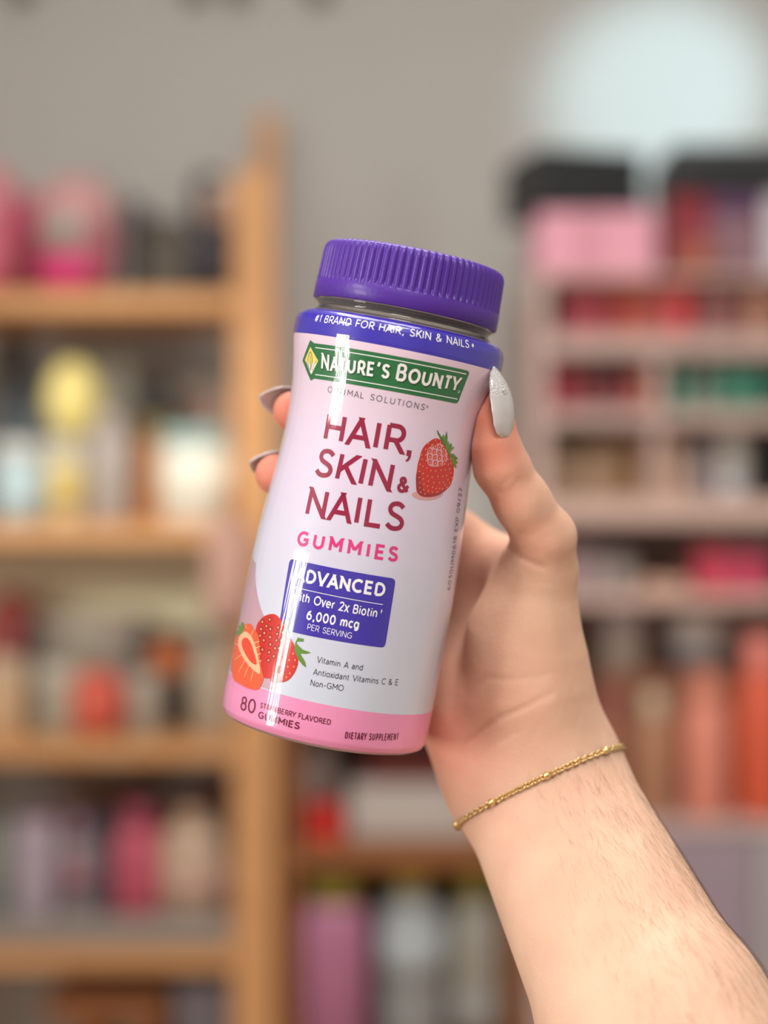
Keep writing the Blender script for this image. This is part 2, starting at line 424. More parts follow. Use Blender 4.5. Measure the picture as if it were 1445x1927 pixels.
def text_layout(s, h, w, xs, track, caps=None):
    """returns list of convex polygons in text space and the total width"""
    polys = []; x = 0.0
    for i, ch in enumerate(s):
        if ch == ' ': x += 0.34 * h * xs + track; continue
        hh = h if caps is None else (caps if ch.isupper() is False else h)
        W, sts = GLY[ch]
        kx = (hh - w) * xs; ky = (hh - w)
        for pts, ext in sts:
            q = [(x + w / 2 + p[0] * kx, w / 2 + p[1] * ky) for p in pts]
            if ext:
                top = max(p[1] for p in pts); lo = min(p[1] for p in pts)
                (ax_, ay), (bx_, by) = q; l = math.hypot(bx_ - ax_, by - ay); dx, dy = (bx_ - ax_) / l, (by - ay) / l
                e = w
                def need(yv): return abs(yv - 0) < 1e-6 or abs(yv - 1) < 1e-6 or abs(yv - X_) < 1e-6
                a2 = (ax_ - dx * e, ay - dy * e) if need(pts[0][1]) else (ax_, ay)
                b2 = (bx_ + dx * e, by + dy * e) if need(pts[1][1]) else (bx_, by)
                for pl in stroke_quads([a2, b2], w):
                    ymax = w + top * ky if need(top) else 1e9
                    ymin = lo * ky if need(lo) else -1e9
                    pl = clip(clip(pl, 0, 1, ymax), 0, -1, -ymin)
                    if len(pl) >= 3: polys.append(pl)
            else:
                polys += stroke_quads(q, w)
        gap = track * 1.15 * (RB.get(ch, .5) + (LB.get(s[i + 1], .5) if i + 1 < len(s) else 0)) if i + 1 < len(s) else 0
        x += W * kx + w + gap
    return polys, x
def put_text(s, a, b, h, w, inkname, layer=2, xs=1.0, track=None, shadow=None, lower=None, upto=None, off=(0, 0), natural=False):
    """text from label pixel a (baseline start) to b (baseline end); glyph widths are squeezed to fit"""
    ua, sa = at_label(*a); ub, sb = at_label(*b)
    L = math.hypot(ub - ua, sb - sa); dx, dy = (ub - ua) / L, (sb - sa) / L
    track = h * 0.20 if track is None else track
    src = s
    if lower: polys, W = text_layout(s.upper() if False else s, h, w, xs, track, lower)
    else: polys, W = text_layout(s, h, w, xs, track)
    kk = L / W
    cols = []
    if shadow: cols.append((shadow[0], shadow[1], shadow[2], layer))
    cols.append((inkname, 0, 0, layer + (1 if shadow else 0)))
    for nm, ox, oy, ly in cols:
        for pl in polys:
            q = [(ua + dx * (p[0] * kk + ox) - dy * (p[1] + oy) + off[0], sa + dy * (p[0] * kk + ox) + dx * (p[1] + oy) + off[1]) for p in pl]
            put_convex(q, nm, ly)
def put_line(a, b, w, inkname, layer=2):
    A = at_label(*a); B = at_label(*b)
    for q in stroke_quads([A, B], w): put_convex(q, inkname, layer)
def px_poly(pts, inkname, layer, smooth=0):
    q = [at_label(*p) for p in pts]
    if smooth: q = spline(q, smooth)
    put_poly(q, inkname, layer)
def crop(ox, oy, sc, pts): return [(ox + x / sc, oy + y / sc) for x, y in pts]

# --- top band line
put_text('#1 BRAND FOR HAIR, SKIN & NAILS', (592, 606), (882, 655.5), 14.3, 2.0, 'white', track=2.6)
A = at_label(889, 650)
put_poly([(A[0], A[1] - 4), (A[0] + 3, A[1]), (A[0], A[1] + 4), (A[0] - 3, A[1])], 'white', 2)
# --- green banner
px_poly([(569.9, 678.7), (584.7, 639.9), (591.5, 646), (878, 697), (881.9, 699.5), (882, 703), (862, 755.5), (859, 758.5), (855, 758.6), (592, 712.6), (585.4, 716.5)], 'green', 2)
put_line((594, 654.3), (876.5, 704), 1.6, 'white', 3)
put_line((594, 705), (860, 751), 1.6, 'white', 3)
px_poly([(574.5, 677.5), (585, 653), (599.5, 679), (587, 705)], 'yellow', 3)
px_poly([(586, 704.5), (580, 690), (578.5, 680), (583.5, 686), (585.8, 695), (588.5, 686), (594, 680), (595, 686), (589, 698)], 'white', 4)
for pts in ([(585, 697), (581, 686), (581, 673), (585, 662), (588, 672), (588, 684)], ):
    q = [at_label(*p) for p in pts]; q = spline(q, 4)
    for qd in stroke_quads(q + [q[0]], 1.0): put_convex(qd, 'green_dark', 5)
for pts in ([(589, 698), (591, 688), (596, 679)], [(584, 697), (581, 689), (577, 682)], [(585.5, 695), (585, 680), (585, 670)]):
    q = spline([at_label(*p) for p in pts], 4, False)
    for qd in stroke_quads(q, 0.9): put_convex(qd, 'green_dark', 5)
def banner_word(s, a, b, hs, w, xs, track):
    """small-cap word: first letter taller"""
    ua, sa = at_label(*a); ub, sb = at_label(*b)
    L = math.hypot(ub - ua, sb - sa); dx, dy = (ub - ua) / L, (sb - sa) / L
    P1, W1 = text_layout(s[0], hs[0], w, xs, track); P2, W2 = text_layout(s[1:], hs[1], w, xs, track)
    tot = W1 + track + W2; kk = L / tot
    pls = [[(p[0], p[1]) for p in pl] for pl in P1] + [[(p[0] + W1 + track, p[1]) for p in pl] for pl in P2]
    for nm, ox, oy, ly in (('green_dark', 1.6, -1.9, 4), ('white', 0, 0, 5)):
        for pl in pls:
            put_convex([(ua + dx * (p[0] * kk + ox) - dy * (p[1] + oy), sa + dy * (p[0] * kk + ox) + dx * (p[1] + oy)) for p in pl], nm, ly)
banner_word("NATURE'S", (605, 696), (731.5, 713.5), (30, 25.5), 4.7, 0.74, 3.4)
banner_word("BOUNTY", (743.5, 716), (860, 738), (31, 26.5), 5.1, 0.80, 3.2)
A = at_label(862.5, 737)
for q in stroke_quads([(A[0] + p[0], A[1] + p[1]) for p in arc(0, 0, 2.2, 2.2, 0, 360, 12)], .7): put_convex(q, 'white', 4)
put_text('OPTIMAL SOLUTIONS', (616.5, 738.5), (797.6, 772.3), 11.4, 1.5, 'grey', track=4.6)
A = at_label(803.5, 765)
for q in stroke_quads([(A[0] + p[0], A[1] + p[1]) for p in arc(0, 0, 1.9, 1.9, 0, 360, 12)], .8): put_convex(q, 'grey', 4)
# --- product name
put_text('HAIR', (608, 829), (758, 855.5), 52, 8.4, 'crimson', track=9.0)
A = at_label(770, 858)
px_poly([(765.5, 846.5), (774.5, 848), (772.5, 861), (768, 868), (763.3, 869), (763, 866), (766.5, 862.5), (767.8, 858.5), (764, 857.5)], 'crimson', 2)
put_text('SKIN', (590, 895), (733.5, 926), 52.5, 8.4, 'crimson', track=8.5)
put_text('&', (745.5, 925.5), (768, 929.5), 29, 6.2, 'crimson', track=0)
put_text('NAILS', (573.7, 970.5), (757.5, 1001.5), 53, 8.4, 'crimson', track=9.0)
put_text('GUMMIES', (557.5, 1026), (747, 1058), 27.5, 5.6, 'pink', track=8.5)
# --- first strawberry
c1 = lambda pts: crop(760, 790, 10.32, pts)
px_poly(c1([(240, 1400), (330, 1470), (560, 1500), (700, 1450), (760, 1440), (640, 1530), (430, 1560), (250, 1530), (150, 1450)]), 'shade', 2, 3)
px_poly(c1([(600, 360), (690, 385), (780, 490), (870, 640), (920, 790), (958, 930), (955, 1050), (930, 1170), (885, 1280), (800, 1370), (700, 1440), (560, 1490), (440, 1500), (330, 1480), (250, 1400),
            (232, 1280), (230, 1100), (245, 1000), (265, 860), (300, 740), (335, 610), (390, 510), (480, 430)]), 'red', 3, 3)
px_poly(c1([(300, 1000), (330, 1230), (420, 1400), (620, 1420), (800, 1340), (700, 1440), (560, 1485), (440, 1495), (330, 1475), (255, 1395), (237, 1280), (236, 1100)]), 'red_dark', 4, 3)
px_poly(c1([(480, 540), (600, 470), (720, 470), (800, 560), (830, 680), (820, 800), (760, 880), (600, 910), (470, 880), (440, 760), (440, 640)]), 'blush', 4, 3)
seeds_hi = [(535, 485), (605, 510), (680, 530), (760, 560), (495, 600), (578, 620), (672, 645), (768, 650), (495, 710), (590, 730), (682, 740), (775, 750), (500, 820), (598, 840), (695, 852), (780, 850)]
seeds = [(415, 570), (340, 680), (415, 680), (345, 765), (425, 790), (308, 865), (360, 900), (437, 935), (515, 985), (607, 990), (710, 975), (792, 970), (875, 950), (850, 860), (905, 840), (840, 760), (827, 660), (890, 760),
         (295, 1000), (368, 1040), (450, 1090), (540, 1110), (648, 1100), (740, 1095), (815, 1080), (905, 1030), (292, 1115), (368, 1145), (465, 1190), (567, 1215), (680, 1220), (752, 1210), (845, 1165), (915, 1120),
         (300, 1220), (380, 1245), (452, 1285), (547, 1308), (617, 1330), (685, 1330), (742, 1340), (788, 1262), (872, 1220), (302, 1315), (377, 1355), (465, 1380), (543, 1405), (640, 1400), (318, 1405), (402, 1437), (610, 395), (700, 440), (470, 455), (825, 1310)]
def ell(c, rx, ry, rot, inkname, layer, n=10, tr=c1):
    ca, sa = math.cos(rot), math.sin(rot); pts = []
    for i in range(n):
        x = rx * math.cos(2 * PI * i / n); y = ry * math.sin(2 * PI * i / n)
        pts.append((c[0] + x * ca - y * sa, c[1] + x * sa + y * ca))
    px_poly(tr(pts), inkname, layer)
for c in seeds_hi:
    ell(c, 33, 46, .15, 'red', 5); ell((c[0], c[1] + 4), 12, 22, .35, 'seed', 6)
for c in seeds: ell(c, 9, 18, .35, 'seed', 5, 8)
px_poly(c1([(632, 190), (700, 290), (722, 340), (765, 275), (775, 330), (800, 300), (822, 215), (838, 330), (835, 420), (870, 430), (860, 480), (915, 450), (925, 500), (900, 550), (960, 515), (965, 545), (905, 600), (890, 650),
            (960, 660), (1040, 755), (990, 770), (1040, 830), (990, 860), (1015, 935), (950, 890), (900, 760), (850, 640), (780, 500), (710, 400), (690, 340), (650, 270)]), 'leaf', 5)
for pts in ([(722, 340), (760, 420), (800, 500)], [(815, 240), (815, 340), (800, 440)], [(900, 480), (870, 560), (850, 600)], [(1020, 755), (940, 720), (880, 670)], [(640, 205), (700, 330), (740, 420)]):
    q = [at_label(*p) for p in c1(pts)]
    for qd in stroke_quads(q, 1.3): put_convex(qd, 'leaf_dark', 6)
# --- blue box
def rounded(pts, r, n=5):
    out = []; m = len(pts)
    for i in range(m):
        p0, p1, p2 = Vector(pts[i - 1]), Vector(pts[i]), Vector(pts[(i + 1) % m])
        a = p1 + (p0 - p1).normalized() * r; b = p1 + (p2 - p1).normalized() * r
        for k in range(n + 1):
            t = k / n; q = a * (1 - t) ** 2 + p1 * 2 * t * (1 - t) + b * t * t; out.append((q.x, q.y))
    return out
put_poly(rounded([at_label(*p) for p in ((546, 1051), (744.5, 1089), (724, 1219), (524.5, 1183))], 9), 'box_blue', 2)
put_text('ADVANCED', (555, 1092.5), (722.5, 1123.5), 25, 5.1, 'white', 3, track=3.6)
put_line((551, 1104), (720, 1137.6), 1.2, 'white', 3)
put_text('With Over 2x Biotin', (549, 1127.5), (708, 1162.5), 17, 2.6, 'white', 3, xs=.95, track=2.2)
put_text('+', (712.5, 1160), (717, 1161), 14, 1.1, 'white', 3, xs=.8, track=0)
put_text('6,000 mcg', (575.3, 1169.5), (673.4, 1188), 18, 3.3, 'white', 3, track=2.2, off=(0, 3.5))
put_text('PER SERVING', (578.4, 1182.6), (661.6, 1200), 11.0, 1.1, 'white', 3, track=1.8, off=(0, -2))
# --- small print
put_text('Vitamin A and', (595.6, 1246.4), (681.5, 1262), 11.2, 1.25, 'black', track=1.9)
put_text('Antioxidant Vitamins C & E', (589, 1269.5), (748, 1289.5), 11.2, 1.25, 'black', track=1.9)
put_text('Non-GMO', (583.7, 1290.2), (645.6, 1300.8), 11.2, 1.25, 'black', track=1.9)
# --- pink band and its print (band itself is in the film mesh)
put_text('80', (452.5, 1335.5), (480, 1344), 26, 3.0, 'maroon', 3, xs=.8, track=2.5)
put_text('STRAWBERRY FLAVORED', (489.4, 1331.8), (621.5, 1364.5), 10.2, 1.7, 'maroon', 3, track=1.6)
put_text('GUMMIES', (485.6, 1351), (563, 1373), 13, 2.4, 'maroon', 3, track=1.8)
put_text('DIETARY SUPPLEMENT', (648.2, 1389.8), (748.4, 1392.2), 13, 1.9, 'maroon', 3, xs=.45, track=1.7)
# --- date code up the side
ua, sa = at_label(846.5, 1110); ub, sb = at_label(869.5, 918)
pl, W_ = text_layout('6030UM0618 EXP 09/27', 13, 1.5, 1.0, 3.0)
L_ = math.hypot(ub - ua, sb - sa); dx_, dy_ = (ub - ua) / L_, (sb - sa) / L_
for q in pl: put_convex([(ua + dx_ * p[0] * L_ / W_ - dy_ * p[1] * 1.25, sa + dy_ * p[0] * L_ / W_ + dx_ * p[1] * 1.25) for p in q], 'dark', 2)
# --- mauve sweep and the berries low on the side
sw = [at_label(*p) for p in ((482, 1060), (481, 1090), (485, 1120), (493, 1150), (505, 1175), (530, 1230), (520, 1290), (470, 1275), (445, 1262))]
lo = at_label(440, 1262); hi = at_label(479, 1045)
edge = [(-UR * 1.75, 44), (-UR * 1.75, hi[1] + 10)]
put_poly(spline(sw[:6], 4, False) + [(sw[6][0], 42), (-UR * 1.2, 42)] + edge, 'mauve', 2)
c2 = lambda pts: crop(420, 1130, 8.028, pts)
px_poly(c2([(770, 205), (850, 260), (930, 370), (960, 500), (950, 700), (930, 900), (880, 1100), (700, 1180), (560, 1100), (500, 700), (500, 420), (560, 300), (650, 225)]), 'red', 3, 3)
px_poly(c2([(1000, 540), (1070, 660), (1110, 780), (1135, 900), (1120, 1000), (1070, 1110), (990, 1200), (880, 1240), (760, 1240), (720, 1180), (880, 900), (930, 700), (950, 540)]), 'red', 3, 3)
for c in ((710, 285), (660, 385), (630, 490), (620, 600), (720, 430), (715, 550), (600, 320), (580, 430), (565, 530), (835, 405), (820, 505), (810, 600), (790, 720), (770, 840), (720, 660), (700, 780), (600, 740), (850, 720), (900, 480), (880, 600), (690, 900)):
    ell(c, 34, 44, .2, 'red_dark', 4, 8, c2); ell((c[0], c[1] + 3), 13, 17, .2, 'seed', 5, 8, c2)
for c in ((1090, 900), (1070, 1000), (1010, 1100), (1060, 800), (960, 1160), (1000, 900), (980, 1000)): ell(c, 11, 16, .2, 'seed', 4, 8, c2)
px_poly(c2([(350, 360), (430, 360), (470, 430), (540, 520), (560, 700), (570, 900), (600, 1080), (620, 1180), (540, 1340), (400, 1330), (260, 1260), (170, 1190), (130, 1000), (140, 850), (160, 720), (200, 560), (290, 420)]), 'orange', 6, 3)
px_poly(c2([(335, 470), (420, 520), (480, 640), (530, 820), (570, 1100), (480, 1060), (380, 960), (290, 820), (240, 680), (250, 560)]), 'cream', 7, 3)
px_poly(c2([(360, 560), (420, 620), (470, 760), (520, 960), (440, 940), (360, 830), (300, 700), (300, 600)]), 'red_light', 8, 3)
for k, (a, b) in enumerate((((480, 640), (560, 620)), ((505, 720), (570, 690)), ((530, 820), (580, 800)), ((548, 920), (590, 910)), ((430, 540), (470, 440)), ((240, 680), (190, 640)), ((290, 820), (190, 900)), ((340, 900), (250, 1080)), ((400, 980), (330, 1160)), ((470, 1050), (430, 1210)), ((370, 420), (350, 380)))):
    q = [at_label(*p) for p in c2([a, b])]
    for qd in stroke_quads(q, 1.6): put_convex(qd, 'cream', 8)
px_poly(c2([(290, 330), (320, 340), (335, 400), (300, 500), (250, 530), (205, 530), (215, 470), (250, 450), (245, 360), (275, 400)]), 'leaf', 7)
px_poly(c2([(1130, 560), (1220, 580), (1215, 620), (1120, 620), (1110, 650), (1200, 740), (1330, 790), (1250, 805), (1165, 800), (1200, 860), (1240, 930), (1255, 1010), (1200, 970), (1130, 880), (1080, 750), (1090, 640)]), 'leaf', 4)
px_poly(c2([(930, 300), (990, 270), (1010, 330), (980, 420), (1000, 500), (960, 480), (925, 390)]), 'leaf', 4)

# ---- label mesh: film + prints in one mesh
def build_label():
    verts = []; faces = []; mi = []; nor = []
    NS = 144
    rows = sorted(set([-34, -32, -30, -27, -24, -20, -16, -12, -6, 40] + list(range(0, 40, 8)) + list(range(48, 676, 8)) + list(range(676, 712, 3)) + [683] + list(range(712, 734, 2))))
    for s in rows:
        for i in range(NS):
            u = (2 * PI * i / NS) * UR
            verts.append(on_bottle(u, s, 0.00008)); nor.append(bottle_normal(u, s))
    for r in range(len(rows) - 1):
        for i in range(NS):
            a = r * NS + i; b = r * NS + (i + 1) % NS
            faces.append((a, b, b + NS, a + NS))
            sm = (rows[r] + rows[r + 1]) / 2
            mi.append(INK['blue'][0] if sm > 683 else INK['band_pink'][0] if sm < 40 else 0)
    for pl, nm, ly in PRINT:
        k = len(verts)
        for u, s in pl:
            verts.append(on_bottle(u, s, 0.00008 + 0.00003 * ly)); nor.append(bottle_normal(u, s))
        faces.append(tuple(range(k, k + len(pl)))); mi.append(INK[nm][0])
    me = bpy.data.meshes.new('label'); me.from_pydata(verts, [], faces)
    for nm, (i, m) in sorted(INK.items(), key=lambda t: t[1][0]): me.materials.append(m)
    me.polygons.foreach_set('material_index', mi); me.polygons.foreach_set('use_smooth', [True] * len(faces))
    me.update(); me.normals_split_custom_set_from_vertices(nor)
    o = bpy.data.objects.new('label', me); COL.objects.link(o); o.parent = bottle
    return o
build_label()
M_pet = mat('clear_plastic', (0.93, 0.88, 0.84, 1), 0.06, trans=0.9, ior=1.45)
M_pet_b = mat('cloudy_plastic', rgb(190, 165, 172), 0.15, coat=0.6)
def lathe_px(name, prof, m, parent, n=128, closed=False):
    bm = bmesh.new(); rings = []
    for r, s in prof: rings.append([bm.verts.new((r * K * math.sin(2 * PI * i / n), -r * K * math.cos(2 * PI * i / n), s * K)) for i in range(n)])
    for a, b in zip(rings, rings[1:]):
        for i in range(n): bm.faces.new((a[i], a[(i + 1) % n], b[(i + 1) % n], b[i]))
    if not closed: bm.faces.new(rings[0][::-1]); bm.faces.new(rings[-1])
    else:
        for i in range(n): bm.faces.new((rings[-1][i], rings[-1][(i + 1) % n], rings[0][(i + 1) % n], rings[0][i]))
    return from_bm(name, bm, m, parent)
body_prof = [(120, -40), (150, -44), (168, -43), (181, -40), (190, -34), (194, -26)] + [(Rad(s) - 0.8, s) for s in range(0, 700, 20)] + [(Rad(s) - 0.8, s) for s in (712, 722, 729)] + [(172, 734)]
lathe_px('body', body_prof, M_pet_b, bottle)
lathe_px('neck', [(176, 731), (168, 737), (163, 742), (161, 748), (166, 752), (168, 756), (163, 760), (160, 790), (154, 790), (156, 756), (156, 742), (166, 731)], M_pet, bottle, closed=True)
# liner and gummies are hidden; the cap
def build_cap():
    m = mat('purple_plastic', rgb(84, 44, 156), 0.42, coat=0.15, coat_rough=0.2, bump=0.10, bscale=900)
    n = 76 * 8; bm = bmesh.new(); rings = []
    prof = [(166, 758, 0), (172, 757, 0), (174.5, 759, 0), (174.5, 787, 0), (173.2, 789.5, 0), (173.2, 791.5, 1), (172.5, 800, 1), (171.6, 830, 1), (170.8, 850, 1), (169.2, 857, .9), (166, 862.5, .6), (160, 866, .15), (152, 867.5, 0), (100, 868, 0)]
    for r, s, k in prof:
        ring = []
        for i in range(n):
            ph = (i % 8) / 8
            rib = [0, .35, .95, 1, 1, .95, .35, 0][i % 8]
            rr = r - k * 4.2 * (1 - rib) + k * 0.6
            a = 2 * PI * i / n
            ring.append(bm.verts.new((rr * K * math.sin(a), -rr * K * math.cos(a), s * K)))
        rings.append(ring)
    for a, b in zip(rings, rings[1:]):
        for i in range(n): bm.faces.new((a[i], a[(i + 1) % n], b[(i + 1) % n], b[i]))
    bm.faces.new(rings[-1])
    # underside of the skirt
    inner = [bm.verts.new((162 * K * math.sin(2 * PI * i / n), -162 * K * math.cos(2 * PI * i / n), 760 * K)) for i in range(n)]
    for i in range(n): bm.faces.new((rings[0][i], inner[i], inner[(i + 1) % n], rings[0][(i + 1) % n]))
    top = [bm.verts.new((160 * K * math.sin(2 * PI * i / n), -160 * K * math.cos(2 * PI * i / n), 800 * K)) for i in range(n)]
    for i in range(n): bm.faces.new((inner[i], top[i], top[(i + 1) % n], inner[(i + 1) % n]))
    o = from_bm('cap', bm, m, bottle)
build_cap()

# ------------------------------------------------------------------ the hand and forearm (one continuous surface)
def V3(x, y, d): return np.array(P(x, y, d), dtype=np.float32)
def cap(a, ra, b, rb): return ('c', V3(*a), ra, V3(*b), rb)
# forearm frame
WR = V3(1018, 1480, .5035); FA = V3(1236, 1932, .452)
fdir = (FA - WR) / np.linalg.norm(FA - WR)
view = np.array([0, 1, 0], np.float32)
wdir = np.cross(fdir, view); wdir /= np.linalg.norm(wdir)
if wdir[0] < 0: wdir = -wdir
EL = WR + fdir * 0.205
def side(p, o): return p + wdir * o
def rc(a, ra, b, rb): return ('c', a.astype(np.float32), ra, b.astype(np.float32), rb)
ARM = []
for sgn in (-1, 1):
    ARM.append(rc(side(WR, sgn * .0085), .0170, side(FA, sgn * .0068), .0240))
    ARM.append(rc(side(FA, sgn * .0068), .0240, side(EL, sgn * .008), .0300))
PALM = [cap((958, 1450, .508), .0165, (925, 1375, .514), .0150),
        cap((925, 1375, .515), .0155, (888, 1320, .520), .0145),
        cap((990, 1400, .506), .0165, (930, 1120, .528), .0115),
        cap((960, 1420, .508), .0160, (890, 1140, .535), .0115),
        cap((930, 1420, .510), .0150, (850, 1215, .537), .0110),
        cap((905, 1360, .515), .0150, (835, 1290, .533), .0105),
        cap((1030, 1430, .503), .0165, (1000, 1300, .500), .0165),
        cap((1000, 1300, .500), .0165, (986, 1195, .499), .0150),
        cap((986, 1195, .499), .0150, (1014, 1075, .494), .0102),
        cap((950, 1060, .522), .0085, (1005, 1085, .500), .0095)]
THUMB = [cap((1016, 1070, .493), .0100, (1024, 1012, .488), .0090), cap((1024, 1012, .488), .0090, (983, 945, .483), .0080),
         cap((983, 945, .483), .0080, (943, 878, .480), .0077), cap((943, 878, .480), .0077, (929, 835, .4785), .0069),
         cap((929, 835, .4785), .0069, (925, 790, .478), .0060), cap((925, 790, .478), .0060, (927, 760, .478), .0042)]
FING = [[cap((915, 1056, .530), .0098, (800, 965, .534), .0090), cap((800, 965, .534), .0090, (700, 860, .529), .0082), cap((700, 860, .529), .0082, (600, 798, .513), .0072), cap((600, 798, .513), .0072, (551, 774, .4985), .0060)],
        [cap((880, 1125, .537), .0105, (790, 1060, .540), .0090), cap((790, 1060, .540), .0090, (690, 985, .535), .0084), cap((690, 985, .535), .0084, (580, 925, .517), .0074), cap((580, 925, .517), .0074, (519, 893, .5005), .0062)],
        [cap((850, 1205, .538), .0100, (780, 1150, .540), .0088), cap((780, 1150, .540), .0088, (690, 1110, .535), .0082), cap((690, 1110, .535), .0082, (590, 1080, .520), .0070)],
        [cap((832, 1290, .533), .0095, (780, 1265, .535), .0082), cap((780, 1265, .535), .0082, (710, 1240, .533), .0074), cap((710, 1240, .533), .0074, (640, 1215, .524), .0064)]]
def sd(pr, p):
    _, a, ra, b, rb = pr
    ba = b - a; pa = p - a
    h = np.clip((pa @ ba) / float(ba @ ba), 0, 1)
    d = pa - h[:, None] * ba
    return np.sqrt(np.einsum('ij,ij->i', d, d)) - (ra + (rb - ra) * h)
def smin(a, b, k):
    h = np.clip(0.5 + 0.5 * (b - a) / k, 0, 1)
    return b + (a - b) * h - k * h * (1 - h)
_bmi = np.array(BMI, dtype=np.float32)
def bottle_sdf(p):
    q = p @ _bmi[:3, :3].T + _bmi[:3, 3]
    s = q[:, 2] / K
    r = np.interp(s, _S, _R) * K
    d1 = np.hypot(q[:, 0], q[:, 1]) - r
    d2 = -(s + 44) * K
    d3 = (s - 733) * K
    return np.maximum(np.maximum(d1, d2), d3)
def chain(prs, p, k):
    f = sd(prs[0], p)
    for pr in prs[1:]: f = smin(f, sd(pr, p), k)
    return f
CREASE = [([(842, 1429), (880, 1398), (938, 1353), (1000, 1325), (1050, 1299)], 0.00042, 7),
          ([(884, 1311), (915, 1275), (960, 1279), (1010, 1275), (1062, 1262)], 0.0002, 8),
          ([(870, 1455), (930, 1400), (990, 1368)], 0.0002, 7),
          ([(948, 1024), (985, 1052), (1032, 1072)], 0.0004, 7),
          ([(935, 925), (950, 905), (968, 893)], 0.00012, 6), ([(955, 925), (975, 905), (988, 897)], 0.0001, 6),
          
          ([(905, 915), (925, 918), (950, 930)], 0.0002, 6)]
def crease_disp(p):
    X = 722.5 + F * p[:, 0] / p[:, 1]; Y = 963.5 - F * (p[:, 2] - CAMZ) / p[:, 1]
    out = np.zeros(len(p), np.float32)
    for pts, dep, w in CREASE:
        best = np.full(len(p), 1e9, np.float32); tt = np.zeros(len(p), np.float32); n = len(pts) - 1
        for i in range(n):
            ax_, ay = pts[i]; bx_, by = pts[i + 1]; vx, vy = bx_ - ax_, by - ay; l2 = vx * vx + vy * vy
            h = np.clip(((X - ax_) * vx + (Y - ay) * vy) / l2, 0, 1)
            d = np.hypot(X - ax_ - h * vx, Y - ay - h * vy); m = d < best
            best[m] = d[m]; tt[m] = (i + h[m]) / n
        out += dep * np.exp(-(best / w) ** 2) * np.clip(np.minimum(tt, 1 - tt) * 5, 0, 1)
    return out * (p[:, 1] < 0.512)
def body_sdf(p, fine=False):
    palm = chain(PALM, p, .010)
    arm = chain(ARM, p, .008)
    f = smin(palm, arm, .014)
    th = chain(THUMB, p, .003)
    f = smin(f, th, .0045)
    fg = None
    for c in FING:
        g = chain(c, p, .003); fg = g if fg is None else smin(fg, g, .0008)
    f = smin(f, fg, .006)
    b = -(bottle_sdf(p) - 0.00025)
    h = np.clip(0.5 - 0.5 * (b - f) / .0012, 0, 1)
    f = b + (f - b) * h + .0012 * h * (1 - h)
    if fine:
        f = f + crease_disp(p)
    return f
